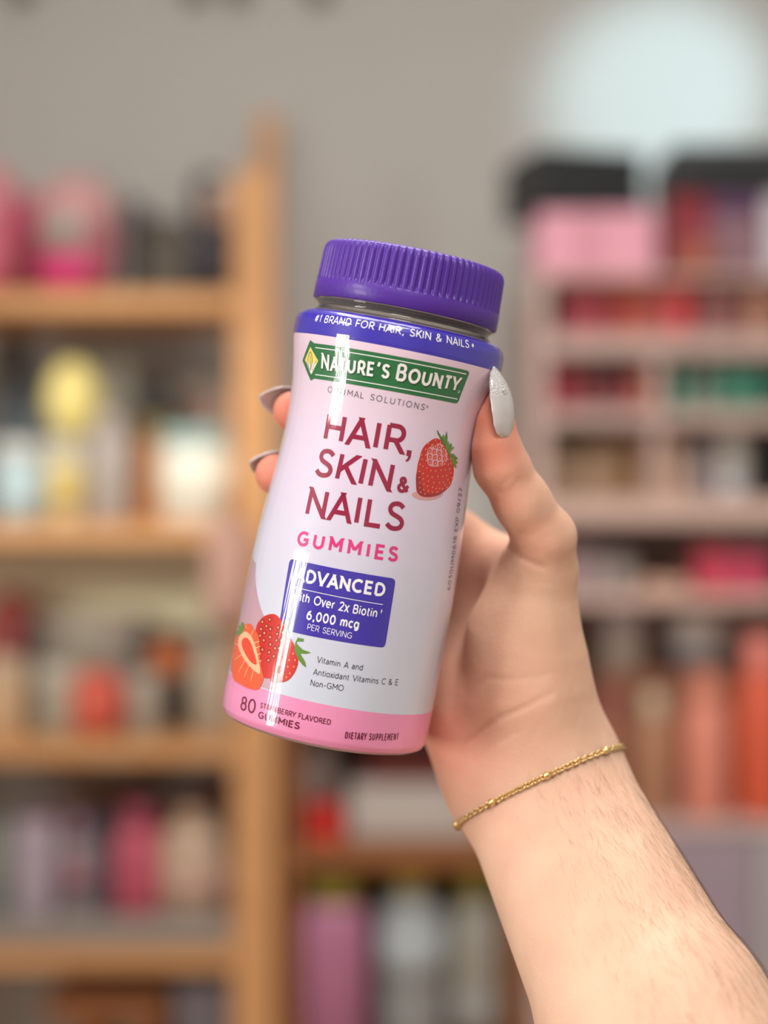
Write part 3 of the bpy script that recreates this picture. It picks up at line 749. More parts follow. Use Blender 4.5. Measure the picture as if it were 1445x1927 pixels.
def build_body():
    H = 0.0024
    lo = np.array([-0.046, 0.405, CAMZ - 0.30], np.float32); hi = np.array([0.185, 0.565, CAMZ + 0.055], np.float32)
    e = EL; lo = np.minimum(lo, e - .045); hi = np.maximum(hi, e + .045)
    n = np.ceil((hi - lo) / H).astype(int) + 1
    f = np.empty(tuple(n), np.float32)
    ys = lo[1] + H * np.arange(n[1]); zs = lo[2] + H * np.arange(n[2])
    YY, ZZ_ = np.meshgrid(ys, zs, indexing='ij')
    for i in range(n[0]):
        p = np.stack([np.full(YY.size, lo[0] + H * i), YY.ravel(), ZZ_.ravel()], 1).astype(np.float32)
        f[i] = body_sdf(p).reshape(n[1], n[2])
    s = f < 0
    c = s[:-1, :-1, :-1].astype(np.int8)
    cnt = sum(s[a:a + n[0] - 1, b:b + n[1] - 1, g:g + n[2] - 1].astype(np.int8) for a in (0, 1) for b in (0, 1) for g in (0, 1))
    act = (cnt > 0) & (cnt < 8)
    idx = -np.ones(act.shape, np.int64); idx[act] = np.arange(act.sum())
    ijk = np.argwhere(act)
    v = lo + H * (ijk + 0.5)
    quads = []
    for axis in range(3):
        sl0 = [slice(None)] * 3; sl1 = [slice(None)] * 3; sl0[axis] = slice(0, -1); sl1[axis] = slice(1, None)
        A_ = s[tuple(sl0)]; B_ = s[tuple(sl1)]
        e = np.argwhere(A_ != B_)
        o1, o2 = [(1, 2), (2, 0), (0, 1)][axis]
        ok = (e[:, o1] > 0) & (e[:, o2] > 0) & (e[:, o1] < n[o1] - 1) & (e[:, o2] < n[o2] - 1)
        e = e[ok]; flip = A_[tuple(e.T)]
        def cell(d1, d2):
            q = e.copy(); q[:, o1] -= d1; q[:, o2] -= d2; return idx[tuple(q.T)]
        q = np.stack([cell(1, 1), cell(0, 1), cell(0, 0), cell(1, 0)], 1)
        q[~flip] = q[~flip][:, ::-1]
        quads.append(q)
    quads = np.concatenate(quads); quads = quads[(quads >= 0).all(1)]
    def project(v, it, fine):
        eps = 0.00015
        for _ in range(it):
            d0 = body_sdf(v, fine); g = np.stack([(body_sdf(v + np.eye(3, dtype=np.float32)[k] * eps, fine) - d0) / eps for k in range(3)], 1)
            gl = np.maximum((g ** 2).sum(1), 0.2)
            st = g * (np.clip(d0, -.002, .002) / gl)[:, None]
            v = (v - st).astype(np.float32)
        return v
    v = project(v.astype(np.float32), 3, False)
    for _ in range(3):
        acc = np.zeros_like(v); ct = np.zeros(len(v), np.float32)
        for a, b in ((0, 1), (1, 2), (2, 3), (3, 0)):
            np.add.at(acc, quads[:, a], v[quads[:, b]]); np.add.at(acc, quads[:, b], v[quads[:, a]])
            np.add.at(ct, quads[:, a], 1); np.add.at(ct, quads[:, b], 1)
        v = (v * .4 + .6 * acc / ct[:, None]).astype(np.float32); v = project(v, 1, False)
    me0 = bpy.data.meshes.new('tmp'); me0.from_pydata(v.tolist(), [], quads.tolist()); me0.update()
    tmp = bpy.data.objects.new('tmp', me0); COL.objects.link(tmp)
    md = tmp.modifiers.new('s', 'SUBSURF'); md.levels = 2; md.render_levels = 2
    dg = bpy.context.evaluated_depsgraph_get(); me = bpy.data.meshes.new_from_object(tmp.evaluated_get(dg))
    bpy.data.objects.remove(tmp); bpy.data.meshes.remove(me0)
    co = np.empty(len(me.vertices) * 3, np.float32); me.vertices.foreach_get('co', co); co = co.reshape(-1, 3)
    co = project(co, 2, True)
    me.vertices.foreach_set('co', co.ravel())
    # natural redness of fingertips, knuckles and palm as a vertex value
    red = np.zeros(len(co), np.float32)
    for c, r, a in ((V3(548, 774, .498), .010, 1.0), (V3(517, 893, .500), .010, 1.0), (V3(920, 790, .476), .013, .8), (V3(925, 850, .474), .011, .7), (V3(870, 1400, .50), .022, .5),
                    (V3(830, 1395, .502), .016, .55), (V3(880, 1300, .505), .03, .35), (V3(1000, 1010, .480), .010, .30), (V3(900, 1080, .515), .03, .25), (V3(940, 930, .478), .010, .45)):
        red = np.maximum(red, a * np.exp(-((co - c) ** 2).sum(1) / r ** 2))
    at = me.attributes.new('redness', 'FLOAT', 'POINT'); at.data.foreach_set('value', red)
    me.polygons.foreach_set('use_smooth', [True] * len(me.polygons)); me.name = 'person'; me.update()
    return me
def skin_mat():
    m = bpy.data.materials.new('skin'); m.use_nodes = True; nt = m.node_tree; b = nt.nodes['Principled BSDF']
    b.inputs['Roughness'].default_value = 0.58; b.inputs['Specular IOR Level'].default_value = 0.22
    b.inputs['Subsurface Weight'].default_value = 0.25; b.inputs['Subsurface Radius'].default_value = (1.0, 0.35, 0.2); b.inputs['Subsurface Scale'].default_value = 0.004
    tc = nt.nodes.new('ShaderNodeTexCoord')
    n1 = nt.nodes.new('ShaderNodeTexNoise'); n1.inputs['Scale'].default_value = 60; n1.inputs['Detail'].default_value = 3
    nt.links.new(tc.outputs['Object'], n1.inputs['Vector'])
    mx = nt.nodes.new('ShaderNodeMix'); mx.data_type = 'RGBA'
    mx.inputs[6].default_value = rgb(214, 168, 142); mx.inputs[7].default_value = rgb(236, 200, 174)
    nt.links.new(n1.outputs['Fac'], mx.inputs[0])
    at = nt.nodes.new('ShaderNodeAttribute'); at.attribute_name = 'redness'
    m2 = nt.nodes.new('ShaderNodeMix'); m2.data_type = 'RGBA'; m2.inputs[7].default_value = rgb(222, 118, 98)
    nt.links.new(at.outputs['Fac'], m2.inputs[0]); nt.links.new(mx.outputs[2], m2.inputs[6]); nt.links.new(m2.outputs[2], b.inputs['Base Color'])
    vo = nt.nodes.new('ShaderNodeTexVoronoi'); vo.inputs['Scale'].default_value = 900; vo.feature = 'DISTANCE_TO_EDGE'
    n2 = nt.nodes.new('ShaderNodeTexNoise'); n2.inputs['Scale'].default_value = 260; n2.inputs['Detail'].default_value = 5
    nt.links.new(tc.outputs['Object'], vo.inputs['Vector']); nt.links.new(tc.outputs['Object'], n2.inputs['Vector'])
    ad = nt.nodes.new('ShaderNodeMath'); ad.operation = 'MULTIPLY_ADD'; ad.inputs[1].default_value = 0.25
    nt.links.new(vo.outputs['Distance'], ad.inputs[0]); nt.links.new(n2.outputs['Fac'], ad.inputs[2])
    bp = nt.nodes.new('ShaderNodeBump'); bp.inputs['Strength'].default_value = 0.4; bp.inputs['Distance'].default_value = 0.0006
    nt.links.new(ad.outputs[0], bp.inputs['Height']); nt.links.new(bp.outputs[0], b.inputs['Normal'])
    return m
body_me = build_body()
person = link('person', body_me, skin_mat())
tag(person, 'bare forearm and hand with long pale nails holding the vitamin bottle', 'person')
bvh = BVHTree.FromPolygons([v.co for v in body_me.vertices], [tuple(p.vertices) for p in body_me.polygons])

# nails
M_nail = mat('pale_nail', rgb(240, 238, 238), 0.2, coat=1.0, coat_rough=0.03, noise=0.05, nscale=300, bump=0.05, bscale=2500, trans=0.3)
M_glit = mat('glitter_nail', rgb(225, 225, 225), 0.2, coat=1.0, noise=0.25, nscale=1800, bump=0.8, bscale=2200)
def nail(B, Tp, Nn, hw, bow, arch, th=0.0006, widths=None, label=None, glitter=0.0):
    B = Vector(B); Tp = Vector(Tp); Ld = Tp - B; L = Ld.length; l = Ld.normalized(); Nn = Vector(Nn); Nn = (Nn - l * Nn.dot(l)).normalized(); Tt = l.cross(Nn)
    widths = widths or [(0, .35), (.08, .72), (.2, .92), (.4, 1.0), (.6, .95), (.8, .68), (.92, .40), (1, .06)]
    ws = [w[0] for w in widths]; wv = [w[1] for w in widths]
    NS_, NQ = 36, 16; bm = bmesh.new(); top = []; bot = []
    for i in range(NS_ + 1):
        s = i / NS_; w = hw * float(np.interp(s, ws, wv)); rt = []; rb = []
        for j in range(NQ + 1):
            q = -1 + 2 * j / NQ; a = q * 1.15
            p = B + l * (L * s) + Nn * (bow * 4 * s * (1 - s)) + Tt * (w * math.sin(a) / math.sin(1.15)) + Nn * (arch * w * (math.cos(a) - 1))
            rt.append(bm.verts.new(p)); rb.append(bm.verts.new(p - Nn * th * math.cos(a) - Tt * th * math.sin(a)))
        top.append(rt); bot.append(rb)
    for i in range(NS_):
        for j in range(NQ):
            f = bm.faces.new((top[i][j], top[i][j + 1], top[i + 1][j + 1], top[i + 1][j]))
            if (i + .5) / NS_ > 1 - glitter: f.material_index = 1
            bm.faces.new((bot[i][j + 1], bot[i][j], bot[i + 1][j], bot[i + 1][j + 1]))
        bm.faces.new((top[i][0], top[i + 1][0], bot[i + 1][0], bot[i][0])); bm.faces.new((top[i + 1][NQ], top[i][NQ], bot[i][NQ], bot[i + 1][NQ]))
    for i in (0, NS_):
        for j in range(NQ): bm.faces.new((top[i][j], top[i][j + 1], bot[i][j + 1], bot[i][j]))
    o = from_bm('fingernail', bm, [M_nail, M_glit], person)
    if label: o['label'] = label
    return o
tn = nail(P(958, 822, .4725), P(930, 689, .4720), (0.80, -0.55, 0.20), .0060, .0026, .85, glitter=.42, label='long white thumbnail with glitter tip and a tiny stone')
nail(P(562, 750, .5055), P(487, 745, .4985), (0.0, 0.80, 0.60), .0056, .0010, .8)
nail(P(536, 864, .5085), P(469, 868, .5010), (0.0, 0.72, 0.70), .0058, .0012, .8)
bm = bmesh.new(); bmesh.ops.create_icosphere(bm, subdivisions=1, radius=.0011, matrix=Matrix.Translation(P(947, 738, .4700)))
from_bm('nail_stone', bm, mat('crystal', (0.9, 0.9, 0.95, 1), 0.03, metal=0.8), person, smooth=False)

# arm hair
def arm_hair():
    bm = bmesh.new(); fd = Vector(fdir.tolist()); wd = Vector(wdir.tolist()); W0 = Vector(WR.tolist())
    fr = fd.cross(wd).normalized()
    if fr.y > 0: fr = -fr
    n = 0; tries = 0
    while n < 2400 and tries < 30000:
        tries += 1
        t = random.uniform(0.004, 0.125); phi = random.betavariate(2.2, 1.2) * math.radians(150) - math.radians(35)   # 0 = facing camera, 90 = right side
        if random.random() > 0.25 + 0.75 * min(1, t / .03): continue
        dr = fr * math.cos(phi) + wd * math.sin(phi)
        c = W0 + fd * t
        hit = bvh.ray_cast(c + dr * 0.09, -dr)
        if hit[0] is None: continue
        p, nn = hit[0], hit[1]
        if nn.dot(dr) < 0: nn = -nn
        L = random.uniform(.004, .0105) * (0.5 + 0.5 * math.sin(max(0, phi))); sw_ = random.uniform(-.35, .25)
        g = (fd * 1.0 + wd * sw_ + fr * random.uniform(-.3, .3)).normalized(); g = (g - nn * g.dot(nn)).normalized(); curl = g.cross(nn) * random.uniform(-.5, .35)
        pts = []
        for k in range(5):
            s = k / 4
            pts.append(p + g * (L * s) + nn * (L * (.24 * s - .18 * s * s)) + curl * (L * s * s * .6))
        add_tube(bm, pts, [.000015, .000015, .000013, .00001, .000005], 3)
        n += 1
    m = mat('dark_hair', rgb(104, 76, 60), 0.6)
    o = from_bm('arm_hair', bm, m, person); o['kind'] = 'stuff'
arm_hair()

# ------------------------------------------------------------------ bracelet
def bracelet():
    m = mat('gold', rgb(238, 208, 150), 0.28, metal=1.0)
    fd = Vector(fdir.tolist()); wd = Vector(wdir.tolist()); fr = fd.cross(wd).normalized()
    if fr.y > 0: fr = -fr
    C0 = Vector(WR.tolist()) + fd * 0.0002
    fr2 = (fr + fd * 0.42).normalized()
    path = []
    N = 720
    for i in range(N):
        a = 2 * PI * i / N; dr = wd * math.cos(a) + fr2 * math.sin(a)
        h = bvh.ray_cast(C0 + dr * .09, -dr)
        path.append((h[0] + dr * 0.0006) if h[0] is not None else C0 + dr * .025)
    for _ in range(6): path = [(path[i - 1] + path[i] * 2 + path[(i + 1) % N]) / 4 for i in range(N)]
    cum = [0]
    for i in range(N): cum.append(cum[-1] + (path[(i + 1) % N] - path[i]).length)
    Ltot = cum[-1]; nl = int(Ltot / .00125)
    def at(d):
        d %= Ltot
        k = int(np.searchsorted(cum, d, 'right')) - 1; k = min(k, N - 1); t = (d - cum[k]) / max(1e-9, cum[k + 1] - cum[k])
        a = path[k]; b = path[(k + 1) % N]; return a.lerp(b, t), (b - a).normalized()
    root = empty('bracelet', at(0)[0], 'thin gold chain bracelet with small beads around the wrist', 'bracelet')
    o3 = root.location.copy()
    bm = bmesh.new()
    for j in range(nl):
        c, t = at(Ltot * j / nl); nrm = (c - C0).normalized(); bnm = t.cross(nrm).normalized(); nrm = bnm.cross(t).normalized()
        ra = (.6 if j % 2 else -.75) + random.uniform(-.15, .15); u = t; v = (nrm * math.sin(ra) + bnm * math.cos(ra))
        w = u.cross(v)
        R1, R2, r = .00112, .00082, .00027
        ring = []
        for a_ in range(10):
            al = 2 * PI * a_ / 10; cc = c + u * (R1 * math.cos(al)) + v * (R2 * math.sin(al)); od = (u * math.cos(al) + v * math.sin(al))
            ring.append([bm.verts.new(cc - o3 + od * (r * math.cos(2 * PI * q / 6)) + w * (r * math.sin(2 * PI * q / 6))) for q in range(6)])
        for a_ in range(10):
            A1, B1 = ring[a_], ring[(a_ + 1) % 10]
            for q in range(6): bm.faces.new((A1[q], A1[(q + 1) % 6], B1[(q + 1) % 6], B1[q]))
    from_bm('chain', bm, m, root)
    # beads: start at the ones seen in front
    targets = [P(926, 1507, .49), P(1028, 1442, .485), P(1138, 1390, .49)]
    ds = []
    for tg in targets:
        best = min(range(N), key=lambda i: abs(722.5 + F * path[i].x / path[i].y - (722.5 + F * tg.x / tg.y)) + abs(-(path[i].z - CAMZ) / path[i].y + (tg.z - CAMZ) / tg.y) * F + (200 if path[i].y > C0.y else 0))
        ds.append(cum[best])
    step = 0.0195
    d0 = ds[0]; d1 = ds[2]
    back = []
    k = 1
    for q in range(1, 5): back.append(ds[0] + (q * step if ds[0] > ds[2] else -q * step))
    for d in ds + back:
        c, t = at(d); nrm = (c - C0).normalized()
        bm = bmesh.new(); bmesh.ops.create_uvsphere(bm, u_segments=14, v_segments=8, radius=.0012)
        for v in bm.verts: v.co = v.co + (c + nrm * .0004 - o3)
        from_bm('bead', bm, m, root)
bracelet()
#BACKGROUND
# ------------------------------------------------------------------ wooden shelf unit
KC = 1.15
def c3(c, k=KC): return rgb(c[0], c[1], c[2], k)
def cm(c, rough=0.45, k=KC, metal=0.0):
    return mat('paint_%d_%d_%d_%d' % (c[0], c[1], c[2], int(rough * 100)), c3(c, k), rough, noise=0.04, nscale=30)
def wood_mat(name, a, b):
    m = bpy.data.materials.new(name); m.use_nodes = True; nt = m.node_tree; p = nt.nodes['Principled BSDF']; p.inputs['Roughness'].default_value = 0.5
    tc = nt.nodes.new('ShaderNodeTexCoord'); mp = nt.nodes.new('ShaderNodeMapping'); mp.inputs['Scale'].default_value = (3, 12, 12)
    n = nt.nodes.new('ShaderNodeTexNoise'); n.inputs['Scale'].default_value = 4; n.inputs['Detail'].default_value = 4
    cr = nt.nodes.new('ShaderNodeValToRGB'); cr.color_ramp.elements[0].color = a; cr.color_ramp.elements[1].color = b
    nt.links.new(tc.outputs['Object'], mp.inputs[0]); nt.links.new(mp.outputs[0], n.inputs['Vector']); nt.links.new(n.outputs['Fac'], cr.inputs[0]); nt.links.new(cr.outputs[0], p.inputs['Base Color'])
    return m
M_wood = wood_mat('pine_wood', rgb(208, 150, 96), rgb(226, 172, 118))
M_wood2 = wood_mat('dark_wood', rgb(140, 88, 48), rgb(165, 105, 62))
FY, BY = 2.10, 2.40                         # front and back of the shelf units
SZ = [ZZ(548, FY), ZZ(985, FY), ZZ(1395, FY), ZZ(1787, FY)]
shelf = empty('wooden_shelf', (XX(200, FY), (FY + BY) / 2, 0), 'tall open pine shelf unit against the wall, holding pink, grey and yellow things', 'shelf')
so_ = shelf.location
def spart(root, name, b, m, bev=0.003, label=None):
    o = root.location; bm = bmesh.new(); add_box(bm, b[0] - o.x, b[1] - o.x, b[2] - o.y, b[3] - o.y, b[4] - o.z, b[5] - o.z, bev)
    q = from_bm(name, bm, m, root, smooth=False)
    if label: q['label'] = label
    return q
xl, xr = XX(-330, FY), XX(478, FY)
spart(shelf, 'post', (xr - .027, xr + .027, FY - .005, FY + .035, 0, ZZ(322, FY)), M_wood)
spart(shelf, 'post', (XX(486, BY), XX(524, BY), BY - .03, BY, 0, ZZ(222, BY)), M_wood)
spart(shelf, 'post', (xl - .027, xl + .027, FY - .005, FY + .035, 0, ZZ(322, FY)), M_wood)
spart(shelf, 'post', (xl - .02, xl + .02, BY - .03, BY, 0, ZZ(222, BY)), M_wood)
for z in SZ:
    spart(shelf, 'shelf_board', (xl + .027, xr - .027, FY, BY - .03, z - .027, z), M_wood)
spart(shelf, 'side_rail', (XX(500, BY) - .02, XX(500, BY) + .012, FY + .036, BY - .03, ZZ(640, FY), ZZ(600, FY)), M_wood)
# crossed brace behind the fourth compartment
for (xa, ya, xb, yb) in ((60, 1425, 330, 1560), (330, 1430, 80, 1560)):
    a = P(xa, ya, BY - .02) - so_; b = P(xb, yb, BY - .02) - so_
    bm = bmesh.new(); add_tube(bm, [a, b], .012, 6); from_bm('cross_brace', bm, M_wood2, shelf)

# ------------------------------------------------------------------ things on the shelves
def mk(name, label, cat, x, y, z, group=None, rz=0): return empty(name, (x, y, z), label, cat, group, rz)
def span(x0, x1, d): return (XX(x0, d) + XX(x1, d)) / 2, abs(XX(x1, d) - XX(x0, d))
def bottle_item(name, label, cat, x0, x1, ytop, zb, d, body, capc, capf=.18, neck=.45, group=None, sq=0.0, band=None, bandr=(.2, .6)):
    cx, w = span(x0, x1, d); h = ZZ(ytop, d) - zb; r = w / 2; hb = h * (1 - capf)
    e = mk(name, label, cat, cx, d, zb, group)
    bm = bmesh.new(); add_lathe(bm, [(r * .9, 0), (r, h * .02), (r, hb * .82), (r * .93, hb * .90), (r * (neck + .12), hb * .97), (r * neck, hb)], n=28, sy=.9, sq=sq)
    from_bm('body', bm, cm(body, .35), e)
    bm = bmesh.new(); add_lathe(bm, [(r * (neck + .06), hb), (r * (neck + .1), hb + h * .01), (r * (neck + .08), h * .985), (r * neck, h)], n=24); from_bm('cap', bm, cm(capc, .4), e)
    if band:
        bm = bmesh.new(); add_lathe(bm, [(r * 1.012, hb * bandr[0]), (r * 1.012, hb * bandr[1])], n=28, sy=.9, sq=sq); from_bm('label', bm, cm(band, .5), e)
    return e
def tube_item(name, label, cat, x0, x1, ytop, zb, d, body, capc, group=None):
    """soft tube standing on its wide cap"""
    cx, w = span(x0, x1, d); h = ZZ(ytop, d) - zb; r = w / 2
    e = mk(name, label, cat, cx, d, zb, group)
    bm = bmesh.new(); rings = []
    for t in np.linspace(.14, 1, 12):
        k = (t - .14) / .86; ry = r * .8 * (1 - k) + .002; rx = r * (.92 + .08 * k)
        rings.append([bm.verts.new((rx * math.cos(2 * PI * i / 24), ry * math.sin(2 * PI * i / 24), h * t)) for i in range(24)])
    for a, b in zip(rings, rings[1:]):
        for i in range(24): bm.faces.new((a[i], a[(i + 1) % 24], b[(i + 1) % 24], b[i]))
    bm.faces.new(rings[0][::-1]); bm.faces.new(rings[-1]); from_bm('body', bm, cm(body, .35), e)
    bm = bmesh.new(); add_lathe(bm, [(r * .82, 0), (r * .86, h * .01), (r * .84, h * .14)], n=24, sy=.9); from_bm('cap', bm, cm(capc, .4), e)
    return e
def jar_item(name, label, cat, x0, x1, ytop, zb, d, body, lidc, lidf=.25, group=None, band=None):
    cx, w = span(x0, x1, d); h = ZZ(ytop, d) - zb; r = w / 2; hb = h * (1 - lidf)
    e = mk(name, label, cat, cx, d, zb, group)
    bm = bmesh.new(); add_lathe(bm, [(r * .88, 0), (r * .96, h * .03), (r * .97, hb * .93), (r * .9, hb)], n=32); from_bm('body', bm, cm(body, .25), e)
    bm = bmesh.new(); add_lathe(bm, [(r * .98, hb), (r, hb + h * .02), (r * .99, h * .97), (r * .93, h)], n=32); from_bm('lid', bm, cm(lidc, .35), e)
    if band:
        bm = bmesh.new(); add_lathe(bm, [(r * .985, hb * .2), (r * .985, hb * .8)], n=32); from_bm('label', bm, cm(band, .5), e)
    return e
def box_item(name, label, cat, x0, x1, ytop, zb, d, body, lidc=None, lidf=.25, dep=.09, group=None, rz=0.0, bev=.004, panel=None, tilt=0.0):
    cx, w = span(x0, x1, d); h = ZZ(ytop, d) - zb
    e = mk(name, label, cat, cx, d + dep / 2, zb, group, rz)
    if tilt: e.rotation_euler = (0, tilt, rz)
    hb = h * (1 - lidf) if lidc else h
    bm = bmesh.new(); add_box(bm, -w / 2, w / 2, -dep / 2, dep / 2, 0, hb, bev); from_bm('body', bm, cm(body, .45), e, smooth=False)
    if lidc:
        bm = bmesh.new(); add_box(bm, -w / 2 - .001, w / 2 + .001, -dep / 2 - .001, dep / 2 + .001, hb, h, bev); from_bm('lid', bm, cm(lidc, .45), e, smooth=False)
    if panel:
        c, fx0, fx1, fz0, fz1 = panel
        bm = bmesh.new(); add_box(bm, -w / 2 + w * fx0, -w / 2 + w * fx1, -dep / 2 - .0015, -dep / 2 + .001, h * fz0, h * fz1, .0005); from_bm('front_label', bm, cm(c, .5), e, smooth=False)
    return e
def pouch_item(name, label, cat, x0, x1, ytop, zb, d, body, top=None, dep=.07, group=None, extras=()):
    """soft rounded bag"""
    cx, w = span(x0, x1, d); h = ZZ(ytop, d) - zb
    e = mk(name, label, cat, cx, d, zb, group)
    def shell(z0, z1, grow=1.0):
        bm = bmesh.new(); prof = []
        for k in range(15):
            t = z0 + (z1 - z0) * k / 14
            r = (1 - abs(2 * t - 1) ** 3.2) ** (1 / 2.6) * .5 if 0 < t < 1 else .16
            prof.append((max(r, .16) * grow, h * t))
        add_lathe(bm, prof, n=36, sx=w, sy=dep, sq=.8); return bm
    if top:
        from_bm('body', shell(0, top[1]), cm(body, .6), e); from_bm('flap', shell(top[1], 1, 1.01), cm(top[0], .6), e)
    else: from_bm('body', shell(0, 1), cm(body, .6), e)
    for nm, c, fx0, fx1, fz0, fz1 in extras:
        bm = bmesh.new(); bmesh.ops.create_uvsphere(bm, u_segments=24, v_segments=12, radius=1)
        for v in bm.verts:
            v.co = Vector(((fx0 + fx1) / 2 * w - w / 2 + v.co.x * (fx1 - fx0) / 2 * w, -dep * .42 + v.co.y * dep * .16, (fz0 + fz1) / 2 * h + v.co.z * (fz1 - fz0) / 2 * h))
        from_bm(nm, bm, cm(c, .5), e)
    return e
def ball_item(name, label, cat, x0, x1, y0, y1, d, c, c2=None, stand=None):
    cx, w = span(x0, x1, d); zt, zb = ZZ(y0, d), ZZ(y1, d)
    e = mk(name, label, cat, cx, d, zb)
    bm = bmesh.new(); bmesh.ops.create_uvsphere(bm, u_segments=32, v_segments=18, radius=1)
    for v in bm.verts: v.co = Vector((v.co.x * w / 2, v.co.y * w / 2, (v.co.z + 1) * (zt - zb) / 2))
    from_bm('body', bm, cm(c, .45), e)
    if c2:
        bm = bmesh.new(); add_lathe(bm, [(w * .16, -.004), (w * .17, 0), (w * .12, (zt - zb) * .06)], n=24); from_bm('base', bm, cm(c2, .5), e)
    return e

# top board
z0 = SZ[0]
pouch_item('toiletry_bag', 'hot pink soft bag at the picture edge on the top pine board', 'bag', -60, 40, 318, z0, 2.20, (205, 108, 128), ((205, 130, 140), .62), dep=.10)
box_item('gift_box', 'magenta box squeezed between the two pink bags on the top board', 'box', 28, 84, 368, z0, 2.28, (212, 70, 125), dep=.06, panel=((170, 95, 90), .0, 1.0, .02, .5))
pouch_item('cosmetic_bag', 'pink rounded bag with grey oval window and magenta pocket on the top board', 'bag', 72, 222, 338, z0, 2.19, (180, 105, 120), ((200, 150, 150), .60), dep=.12,
           extras=(('window_panel', (165, 160, 152), .08, .78, .36, .68), ('pocket', (216, 55, 125), .06, .80, .04, .32)))
box_item('book', 'thin black book standing beside the pink bag on the top board', 'book', 236, 262, 372, z0, 2.18, (38, 34, 36), dep=.14, panel=((60, 56, 56), .2, .8, .1, .9))
box_item('storage_box', 'olive grey box between the black book and the black pump bottle', 'box', 268, 344, 408, z0, 2.24, (112, 104, 92), (98, 90, 80), .2, dep=.1)
pb = bottle_item('pump_bottle', 'square black pump bottle next to the pine post on the top board', 'bottle', 348, 430, 430, z0, 2.16, (54, 54, 60), (44, 44, 48), .08, .3, sq=2.5)
h_ = ZZ(430, 2.16) - z0
bm = bmesh.new(); add_tube(bm, [(-.012, 0, h_), (-.012, 0, h_ + .06), (-.005, 0, h_ + .068), (.02, 0, h_ + .066)], .008, 10); from_bm('pump', bm, cm((54, 52, 56), .4), pb)
box_item('soap_box', 'small pinkish beige box on the rack above the black pump bottle', 'box', 380, 436, 362, ZZ(416, 2.25), 2.25, (178, 146, 128), dep=.08)
box_item('speaker', 'dark grey block under the small beige box, behind the pump bottle', 'box', 372, 438, 416, z0, 2.25, (70, 66, 66), (60, 56, 58), .15, dep=.08)
# second board
z0 = SZ[1]
jar_item('glass_jar', 'pale blue jar at the picture edge on the second board', 'jar', -10, 86, 832, z0, 2.15, (178, 200, 205), (205, 210, 208), .22, band=(190, 215, 225))
jar_item('cream_jar', 'cream jar with yellowish label under the yellow ball', 'jar', 88, 162, 828, z0, 2.17, (218, 208, 175), (205, 200, 185), .18, band=(220, 196, 120))
bottle_item('spray_bottle', 'tall dark slate bottle behind the pale blue jar', 'bottle', -12, 72, 632, z0, 2.28, (92, 104, 110), (52, 55, 58), .26, .5, band=(125, 138, 142), bandr=(.3, .6))
bottle_item('serum_bottle', 'blue grey bottle between the slate bottle and the yellow ball', 'bottle', 62, 112, 690, z0, 2.27, (112, 118, 124), (84, 98, 106), .2, .5)
ball_item('yellow_ball', 'pale yellow ball resting on top of the cream jar', 'ball', 86, 190, 678, 827, 2.17, (240, 220, 140))
bottle_item('lotion_bottle', 'warm grey bottle between the cream jar and the orange wooden box', 'bottle', 166, 250, 780, z0, 2.16, (172, 163, 158), (182, 172, 165), .14, .6, sq=1.0)
box_item('white_card', 'pale grey card leaning behind the yellow ball', 'card', 112, 250, 632, z0, 2.34, (168, 164, 150), dep=.02)
box_item('wooden_box', 'orange wooden box behind the bright white jar', 'box', 254, 306, 824, z0, 2.19, (198, 128, 66), dep=.1)
box_item('tin', 'black tin with olive lower edge on the orange wooden box', 'tin', 256, 322, 728, ZZ(824, 2.19) + .0003, 2.19, (112, 92, 42), (20, 18, 16), .6, dep=.09)
jar_item('candle_jar', 'bright white jar with teal lid next to the pine post', 'jar', 298, 452, 808, z0, 2.165, (240, 240, 226), (150, 185, 182), .17, band=(250, 246, 220))
pouch_item('folded_cloth', 'dusty pink cloth bundle behind the bright white jar', 'cloth', 326, 452, 738, z0, 2.31, (188, 155, 142), dep=.08)
# third board
z0 = SZ[2]
box_item('brightening_board', 'wide beige board standing at the back of the third compartment', 'board', -120, 392, 1030, z0, 2.352, (236, 226, 192), dep=.012)  # pale board added to lighten the shaded wall behind this compartment
pouch_item('red_pouch', 'dull red pouch at the picture edge on the third board', 'bag', -30, 72, 1112, z0, 2.28, (178, 92, 88), dep=.08)
jar_item('balm_jar', 'peach cream jar in front of the dull red pouch', 'jar', -30, 50, 1236, z0, 2.15, (214, 182, 146), (206, 186, 160), .2)
bottle_item('ink_bottle', 'narrow dark purple bottle on the third board', 'bottle', 36, 76, 1176, z0, 2.24, (72, 56, 72), (58, 40, 62), .3, .6)
box_item('carton', 'off-white carton behind the coral bag on the third board', 'box', 64, 200, 1160, z0, 2.275, (186, 178, 160), (196, 190, 176), .25, dep=.07)
jar_item('round_tub', 'pale round tub in front of the off-white carton', 'jar', 64, 150, 1246, z0, 2.16, (170, 164, 148), (190, 186, 172), .3)
pouch_item('coral_bag', 'small coral red bag on the third board', 'bag', 132, 236, 1262, z0, 2.17, (212, 98, 82), dep=.07)
box_item('paper_bag', 'light grey paper bag behind the coral bag, beside the black case', 'bag', 202, 262, 1158, z0, 2.27, (164, 152, 142), dep=.06)
cs = box_item('camera_case', 'black case with an orange round badge on the third board', 'case', 248, 362, 1190, z0, 2.22, (48, 40, 36), dep=.09)
bm = bmesh.new(); add_lathe(bm, [(.024, 0), (.0245, .004), (.022, .006)], n=28)
o = from_bm('badge', bm, cm((188, 100, 42), .4), cs); o.rotation_euler = (PI / 2, 0, 0); o.location = (XX(318, 2.22) - cs.location.x, -.044, ZZ(1240, 2.22) - z0); o['label'] = 'orange round badge'
jar_item('grey_jar', 'small round grey jar in front of the black case', 'jar', 240, 306, 1268, z0, 2.15, (166, 156, 142), (178, 170, 158), .3)
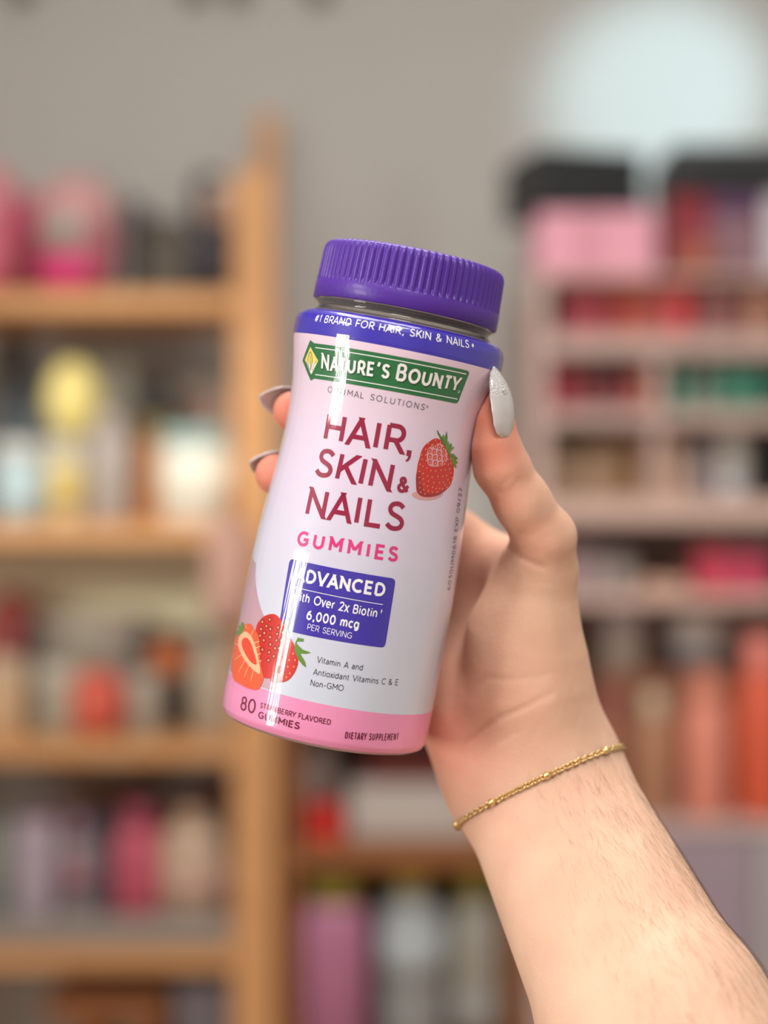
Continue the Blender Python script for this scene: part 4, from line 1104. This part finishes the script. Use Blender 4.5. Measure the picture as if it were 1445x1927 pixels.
bottle_item('milk_bottle', 'wide off-white bottle next to the post on the third board', 'bottle', 358, 446, 1196, z0, 2.16, (182, 170, 152), (190, 182, 168), .16, .55, sq=.8)
pg = empty('hanging_pouch', P(430, 1180, 2.07), 'dusty pink fabric pouch hanging on the pine post', 'bag')
bm = bmesh.new(); add_lathe(bm, [(.2, 0), (.42, .01), (.5, .05), (.5, .09), (.44, .12), (.3, .135)], n=28, sx=.058, sy=.03, sq=.6); from_bm('body', bm, cm((180, 142, 130), .7), pg)
bm = bmesh.new(); add_tube(bm, [(-.01, .0, .13), (0, .01, .175), (.01, .0, .13)], .0018, 6); from_bm('loop', bm, cm((150, 110, 90), .7), pg)
# fourth board: bottles standing in a shallow clear tray
z0 = SZ[3]
tr = empty('tray', (XX(250, 2.2), 2.2, z0), 'shallow grey tray holding the row of tubes on the fourth board', 'tray')
tw = XX(520, 2.2) - XX(-60, 2.2)
bm = bmesh.new(); add_box(bm, -tw / 2 - .02, tw / 2 - .04, -.09, .09, 0, .004)
add_box(bm, -tw / 2 - .02, tw / 2 - .04, -.09, -.086, 0, .04); add_box(bm, -tw / 2 - .02, tw / 2 - .04, .086, .09, 0, .04)
add_box(bm, -tw / 2 - .02, -tw / 2 - .016, -.09, .09, 0, .04); add_box(bm, tw / 2 - .044, tw / 2 - .04, -.09, .09, 0, .04)
from_bm('body', bm, cm((150, 142, 136), .3), tr, smooth=False)
z1 = z0 + .0045; GT = 'tubes and bottles in the grey tray'
bottle_item('shampoo_bottle', 'greenish grey bottle at the picture edge in the grey tray', 'bottle', -40, 22, 1530, z1, 2.17, (138, 146, 134), (120, 140, 122), .15, group=GT)
tube_item('cream_tube', 'lavender tube standing in the grey tray', 'tube', 24, 108, 1540, z1, 2.155, (166, 152, 164), (170, 164, 178), group=GT)
bottle_item('toner_bottle', 'bottle with deep rose cap behind the lavender tube', 'bottle', 56, 116, 1512, z1, 2.235, (160, 126, 142), (140, 70, 92), .22, group=GT)
bottle_item('mist_bottle', 'mauve bottle with rose label between lavender and pink tubes', 'bottle', 116, 176, 1535, z1, 2.15, (150, 142, 142), (150, 120, 140), .2, group=GT, band=(158, 112, 122), bandr=(.5, .8))
bottle_item('gel_bottle', 'slim blue grey bottle beside the pink tube', 'bottle', 172, 214, 1525, z1, 2.20, (132, 130, 142), (112, 112, 142), .25, group=GT)
bottle_item('lotion_tube', 'raspberry pink bottle in the middle of the grey tray', 'bottle', 212, 308, 1512, z1, 2.16, (190, 88, 108), (165, 76, 98), .16, .5, group=GT)
bottle_item('body_wash', 'large cream bottle with faint pink print in the grey tray', 'bottle', 302, 424, 1522, z1, 2.165, (190, 166, 144), (196, 170, 142), .1, .45, group=GT, sq=1.2, band=(192, 158, 142), bandr=(.35, .6))
bottle_item('nail_polish_bottle', 'small purple pink bottle with grey base next to the post', 'bottle', 426, 486, 1560, z1, 2.15, (140, 122, 130), (104, 72, 78), .25, .5, group=GT, band=(168, 136, 156), bandr=(.55, .9))
tag(empty('scarf', P(380, 1530, 2.33), 'dark red scarf draped behind the cream bottle', 'scarf'))
sc_ = bpy.data.objects['scarf']
bm = bmesh.new()
add_tube(bm, [P(300, 1570, 2.33) - sc_.location, P(340, 1535, 2.33) - sc_.location, P(390, 1500, 2.33) - sc_.location, P(450, 1450, 2.34) - sc_.location], [.018, .022, .018, .008], 12)
add_tube(bm, [P(300, 1570, 2.33) - sc_.location, P(298, 1640, 2.33) - sc_.location, P(300, 1698, 2.33) - sc_.location], [.018, .012, .014], 12)
from_bm('cloth', bm, cm((128, 30, 28), .8), sc_)
# below the fourth board
st = empty('wooden_stool', (XX(225, 2.18), 2.22, 0), 'dark wooden stool with two front legs under the lowest board seen', 'stool')
ztop = ZZ(1850, 2.2)
spart(st, 'seat', (XX(100, 2.18), XX(320, 2.18), 2.13, 2.32, ztop - .03, ztop), M_wood2)
for xx in (170, 285):
    for yy in (2.15, 2.29): spart(st, 'leg', (XX(xx, 2.18) - .015, XX(xx, 2.18) + .015, yy, yy + .03, 0, ztop - .03), M_wood2)
box_item('storage_bin', 'blue grey bin on the floor beside the wooden stool', 'bin', 326, 440, 1850, 0, 2.16, (120, 114, 122), (132, 128, 136), .08, dep=.16)

# ------------------------------------------------------------------ low brown cabinet in the middle
mcx = XX(740, FY)
cab = empty('low_cabinet', (mcx, 2.25, 0), 'brown wooden cabinet with open compartments between the pine shelf and the pink shelf', 'cabinet')
X0, X1 = XX(528, FY), XX(985, FY)
zt_ = ZZ(1345, FY); zm = ZZ(1592, FY); zl = ZZ(2010, FY)
spart(cab, 'side_panel', (X0, X0 + .02, FY, BY, 0, zt_), M_wood2)
spart(cab, 'side_panel', (X1 - .02, X1, FY, BY, 0, zt_), M_wood2)
spart(cab, 'back_panel', (X0 + .02, X1 - .02, BY - .01, BY, 0, zt_), cm((116, 72, 48), .6))
spart(cab, 'top_board', (X0, X1, FY, BY, zt_, zt_ + .02), M_wood2)
spart(cab, 'shelf_board', (X0 + .02, X1 - .02, FY, BY - .01, zm - .03, zm), M_wood2)
spart(cab, 'shelf_board', (X0 + .02, X1 - .02, FY, BY - .01, zl - .03, zl), M_wood2)
bottle_item('white_jug', 'white jug in the brown cabinet beside the dark red box', 'jug', 560, 634, 1396, zm, 2.24, (196, 186, 176), (200, 190, 180), .14, .6, sq=.6)
box_item('red_box', 'bright red box in front of the white jug', 'box', 566, 640, 1524, zm, 2.13, (214, 40, 32), dep=.08, panel=((130, 40, 42), .0, .35, .1, .95))
wb = box_item('white_box', 'long white box lying in the brown cabinet', 'box', 656, 905, 1478, zm, 2.15, (188, 182, 176), dep=.16)
box_item('dark_red_box', 'dark red box on top of the long white box', 'box', 688, 880, 1410, ZZ(1478, 2.15), 2.18, (120, 34, 26), (84, 42, 36), .4, dep=.1)
bottle_item('detergent_bottle', 'pink bottle with a wide green cap in the brown cabinet', 'bottle', 562, 694, 1652, zl, 2.15, (172, 112, 142), (136, 122, 38), .12, .72, sq=2.0)
bottle_item('cleaner_bottle', 'pale blue grey bottle with yellow cap beside the pink one', 'bottle', 712, 838, 1630, zl, 2.17, (156, 162, 164), (158, 138, 46), .13, .5, sq=.8, band=(170, 180, 184), bandr=(.45, .8))
bottle_item('cleaner_bottle', 'pale green grey bottle with yellow cap next to the forearm', 'bottle', 846, 946, 1640, zl, 2.17, (158, 156, 146), (164, 152, 62), .14, .5, sq=.8, band=(150, 148, 144), bandr=(.1, .4))

# ------------------------------------------------------------------ pink shelf unit on the other side
GY, GB = 2.02, 2.34
pk = empty('pink_shelf', (XX(1290, GY), (GY + GB) / 2, 0), 'pinkish beige shelf unit crowded with red, green and tan products', 'shelf')
M_pk = cm((192, 168, 160), .5); M_pk2 = cm((208, 180, 168), .5)
G0, G1 = XX(1002, GY), XX(1640, GY)
spart(pk, 'side_panel', (G0, G0 + .02, GY, GB, 0, ZZ(515, GY)), M_pk)
spart(pk, 'side_panel', (G1 - .02, G1, GY, GB, 0, ZZ(515, GY)), M_pk)
spart(pk, 'back_panel', (G0 + .02, G1 - .02, GB - .01, GB, 0, ZZ(515, GY)), M_pk)
HB = {}
for key, y0, y1 in (('a', 512, 526), ('b', 628, 668), ('c', 770, 800), ('d', 938, 985), ('e', 1118, 1140), ('f', 1545, 1570)):
    spart(pk, 'shelf_board', (G0 + .02, G1 - .02, GY, GB - .01, ZZ(y1, GY), ZZ(y0, GY)), M_pk2 if key in 'de' else M_pk)
    HB[key] = ZZ(y0, GY)
spart(pk, 'divider', (XX(1240, GY) - .008, XX(1240, GY) + .008, GY + .01, GB - .01, HB['d'], ZZ(668, GY)), M_pk)
spart(pk, 'door', (G0 + .02, XX(1418, GY), GY - .015, GY, .05, ZZ(1572, GY)), cm((152, 138, 150), .4), label='lavender grey door')
spart(pk, 'door', (XX(1422, GY), G1 - .02, GY - .015, GY, .05, ZZ(1572, GY)), cm((168, 164, 164), .4), label='pale grey door')
za = HB['a']
box_item('pink_box', 'large pale pink box under the black slab on top of the pink shelf', 'box', 1012, 1236, 396, za, 2.05, (224, 160, 178), dep=.18, panel=((208, 146, 162), .3, .55, .05, .95))
pbz = ZZ(396, 2.05)
box_item('black_case', 'slanting black case lying on the pale pink box', 'case', 980, 1196, 278, pbz + .001, 2.06, (34, 38, 40), dep=.14, rz=math.radians(14), bev=.006)
box_item('maroon_box', 'maroon box under the rounded black case', 'box', 1262, 1336, 366, za, 2.06, (150, 62, 72), (132, 40, 52), .4, dep=.14)
box_item('mauve_box', 'mauve box with purple top under the rounded black case', 'box', 1338, 1436, 366, za, 2.06, (134, 102, 112), (92, 62, 96), .25, dep=.14)
box_item('brown_box', 'small brown box in front of the maroon box', 'box', 1284, 1344, 455, za, 2.03, (156, 88, 66), dep=.02)
box_item('white_carton', 'white carton at the picture edge beside the mauve box', 'box', 1440, 1520, 366, za, 2.06, (196, 192, 200), dep=.14)
box_item('black_case', 'rounded black case on the maroon and mauve boxes', 'case', 1256, 1500, 266, ZZ(366, 2.06) + .001, 2.06, (36, 40, 42), dep=.14, bev=.016)
# rows of products
def row(board, d, items, group):
    for (nm, lab, kind, x0, x1, yt, c, cc) in items:
        if kind == 'b': bottle_item(nm, lab, 'bottle', x0, x1, yt, HB[board], d, c, cc, .2, .6, group=group)
        elif kind == 'j': jar_item(nm, lab, 'jar', x0, x1, yt, HB[board], d, c, cc, .3, group=group)
        elif kind == 't': tube_item(nm, lab, 'tube', x0, x1, yt, HB[board], d, c, cc, group=group)
        else: box_item(nm, lab, 'box', x0, x1, yt, HB[board], d, c, None, dep=.05, group=group, bev=.002)
row('b', 2.07, [('lipstick_box', 'dark brown red box first in the upper row of the pink shelf', 'x', 1044, 1066, 535, (128, 60, 66), None),
    ('blush_box', 'rose red box in the upper row of the pink shelf', 'x', 1068, 1128, 532, (182, 78, 90), None),
    ('lipstick_box', 'deep red narrow box beside the rose red one', 'x', 1130, 1160, 532, (150, 56, 64), None),
    ('palette_box', 'brick red box in the upper row of the pink shelf', 'x', 1162, 1206, 532, (190, 86, 66), None),
    ('palette_box', 'dusty brick box beside the coral red tube', 'x', 1208, 1248, 534, (184, 98, 90), None),
    ('gloss_tube', 'bright coral red tube in the upper row of the pink shelf', 't', 1250, 1306, 530, (218, 84, 88), (206, 96, 110)),
    ('powder_jar', 'mauve brown jar in the upper row of the pink shelf', 'j', 1314, 1388, 542, (146, 98, 96), (134, 84, 78)),
    ('foundation_bottle', 'tan bottle at the picture edge in the upper row', 'b', 1400, 1458, 518, (192, 142, 122), (190, 142, 112))], 'products in the upper row of the pink shelf')
row('c', 2.07, [('blush_jar', 'crimson jar in the second row of the pink shelf', 'j', 1008, 1050, 692, (190, 62, 82), (198, 86, 104)),
    ('blush_jar', 'rose crimson jar beside the first crimson jar', 'j', 1052, 1090, 692, (176, 70, 86), (190, 88, 104)),
    ('polish_bottle', 'maroon bottle in the second row of the pink shelf', 'b', 1094, 1132, 698, (138, 80, 76), (142, 92, 88)),
    ('polish_bottle', 'plum bottle in the second row of the pink shelf', 'b', 1134, 1172, 700, (136, 72, 84), (134, 92, 110)),
    ('polish_bottle', 'rust red bottle in the second row of the pink shelf', 'b', 1176, 1226, 696, (172, 90, 74), (176, 110, 96)),
    ('mask_jar', 'small green jar in the second row of the pink shelf', 'j', 1262, 1304, 690, (84, 150, 128), (96, 146, 128)),
    ('mask_box', 'grey green box between the green jars', 'x', 1306, 1344, 694, (128, 136, 126), None),
    ('mask_jar', 'larger green jar next to the grey green box', 'j', 1346, 1396, 686, (78, 144, 122), (88, 146, 126)),
    ('mask_bottle', 'tall green bottle at the picture edge in the second row', 'b', 1398, 1450, 684, (72, 142, 120), (80, 140, 120))], 'products in the second row of the pink shelf')
row('d', 2.07, [('foundation_bottle', 'light tan bottle first in the third row', 'b', 1020, 1068, 828, (176, 156, 134), (150, 124, 96)),
    ('foundation_bottle', 'brown tan bottle in the third row, second from the beige end', 'b', 1070, 1094, 836, (142, 112, 82), (120, 90, 60)),
    ('foundation_bottle', 'warm tan bottle in the third row beside the brown boxes', 'b', 1096, 1140, 828, (176, 150, 126), (150, 116, 84)),
    ('bronzer_box', 'golden brown box in the third row of the pink shelf', 'x', 1144, 1182, 830, (146, 114, 84), None),
    ('bronzer_box', 'darker brown box in the third row of the pink shelf', 'x', 1184, 1222, 828, (134, 102, 74), None),
    ('serum_box', 'light peach beige box in the third row of the pink shelf', 'x', 1250, 1286, 826, (218, 182, 154), None),
    ('serum_bottle', 'mauve grey bottle in the third row of the pink shelf', 'b', 1292, 1342, 836, (156, 144, 146), (150, 140, 140)),
    ('lotion_bottle', 'whitish grey bottle in the third row of the pink shelf', 'b', 1352, 1406, 790, (186, 182, 174), (190, 180, 168)),
    ('mascara_box', 'black box at the picture edge in the third row', 'x', 1422, 1470, 826, (26, 24, 24), None)], 'products in the third row of the pink shelf')
ball_item('white_puff', 'small bright white puff in front of the whitish grey bottle', 'puff', 1354, 1402, 900, 937, 2.03, (214, 218, 228))
row('e', 2.07, [('hand_cream_box', 'mauve grey box behind the thumb joint on the fourth pink board', 'x', 1060, 1136, 1034, (164, 146, 148), None),
    ('lid_jar', 'grey green jar on the fourth pink board', 'j', 1140, 1194, 1044, (164, 156, 150), (128, 126, 120)),
    ('soap_box', 'peach box on the fourth pink board', 'x', 1204, 1296, 1092, (216, 176, 154), None),
    ('lip_set_box', 'crimson box on the fourth pink board', 'x', 1312, 1374, 1034, (204, 74, 96), None),
    ('lip_set_box', 'raspberry box at the picture edge on the fourth pink board', 'x', 1376, 1450, 1040, (194, 72, 104), None)], 'products on the fourth pink board')
row('f', 2.06, [('hair_oil_bottle', 'brown bottle behind the wrist on the lowest open board', 'b', 1120, 1176, 1300, (160, 104, 82), (150, 84, 84)),
    ('hair_oil_bottle', 'tan bottle on the lowest open board beside the coral one', 'b', 1200, 1262, 1300, (182, 134, 106), (206, 188, 160)),
    ('shower_gel_bottle', 'salmon pink bottle on the lowest open board', 'b', 1284, 1372, 1262, (222, 142, 122), (214, 140, 118)),
    ('shower_gel_bottle', 'bright orange red bottle at the picture edge on the lowest board', 'b', 1388, 1478, 1196, (216, 98, 70), (236, 140, 128))], 'bottles on the lowest open pink board')
box_item('card_box', 'reddish brown box standing behind the row of tall bottles', 'box', 1110, 1460, 1262, HB['f'], 2.12, (158, 108, 84), dep=.05)
fz = HB['f']
ch = mk('cleanser_tub', 'white grey round tub resting on the reddish brown box', 'tub', XX(1312, 2.145), 2.145, ZZ(1262, 2.12) + .0005)
bm = bmesh.new(); add_lathe(bm, [(.026, 0), (.031, .007), (.035, .026), (.035, .058), (.031, .073), (.018, .078)], n=32); from_bm('body', bm, cm((206, 202, 196), .4), ch)
bm = bmesh.new(); add_lathe(bm, [(.031, .004), (.0345, .012), (.0358, .026), (.0355, .028)], n=32); from_bm('base_ring', bm, cm((112, 124, 134), .4), ch)
c5 = mk('cotton_jar', 'light grey round jar behind the wrist under the fourth pink board', 'jar', XX(1168, 2.145), 2.145, ZZ(1262, 2.12) + .0005)
bm = bmesh.new(); add_lathe(bm, [(.026, 0), (.029, .006), (.029, .05), (.027, .056)], n=28); from_bm('body', bm, cm((182, 172, 160), .4), c5)
bm = bmesh.new(); add_lathe(bm, [(.029, .056), (.03, .06), (.028, .082), (.015, .086)], n=28); from_bm('lid', bm, cm((196, 192, 200), .4), c5)

# small dark hooks high on the wall
for i, x in enumerate((45, 370, 450, 600)):
    hk = empty('wall_hook', (XX(x, RY1), RY1, ZZ(-12, RY1)), ('small dark hook high on the wall, alone above the hot pink bag', 'small dark hook on the wall at the top edge, above the black pump bottle',
        'small dark hook on the wall at the top edge, just before the tall back post', 'small dark hook on the wall at the top edge, nearest the pale light patch')[i], 'hook', 'dark hooks along the top of the wall')
    bm = bmesh.new(); add_lathe(bm, [(.012, -.012), (.016, -.006), (.016, .004), (.010, .012)], n=16)
    add_tube(bm, [(0, 0, 0), (0, -.015, -.006), (0, -.02, .008)], .004, 8)
    for v in bm.verts: v.co.y -= .018
    bm2 = from_bm('body', bm, cm((70, 62, 55), .5), hk)
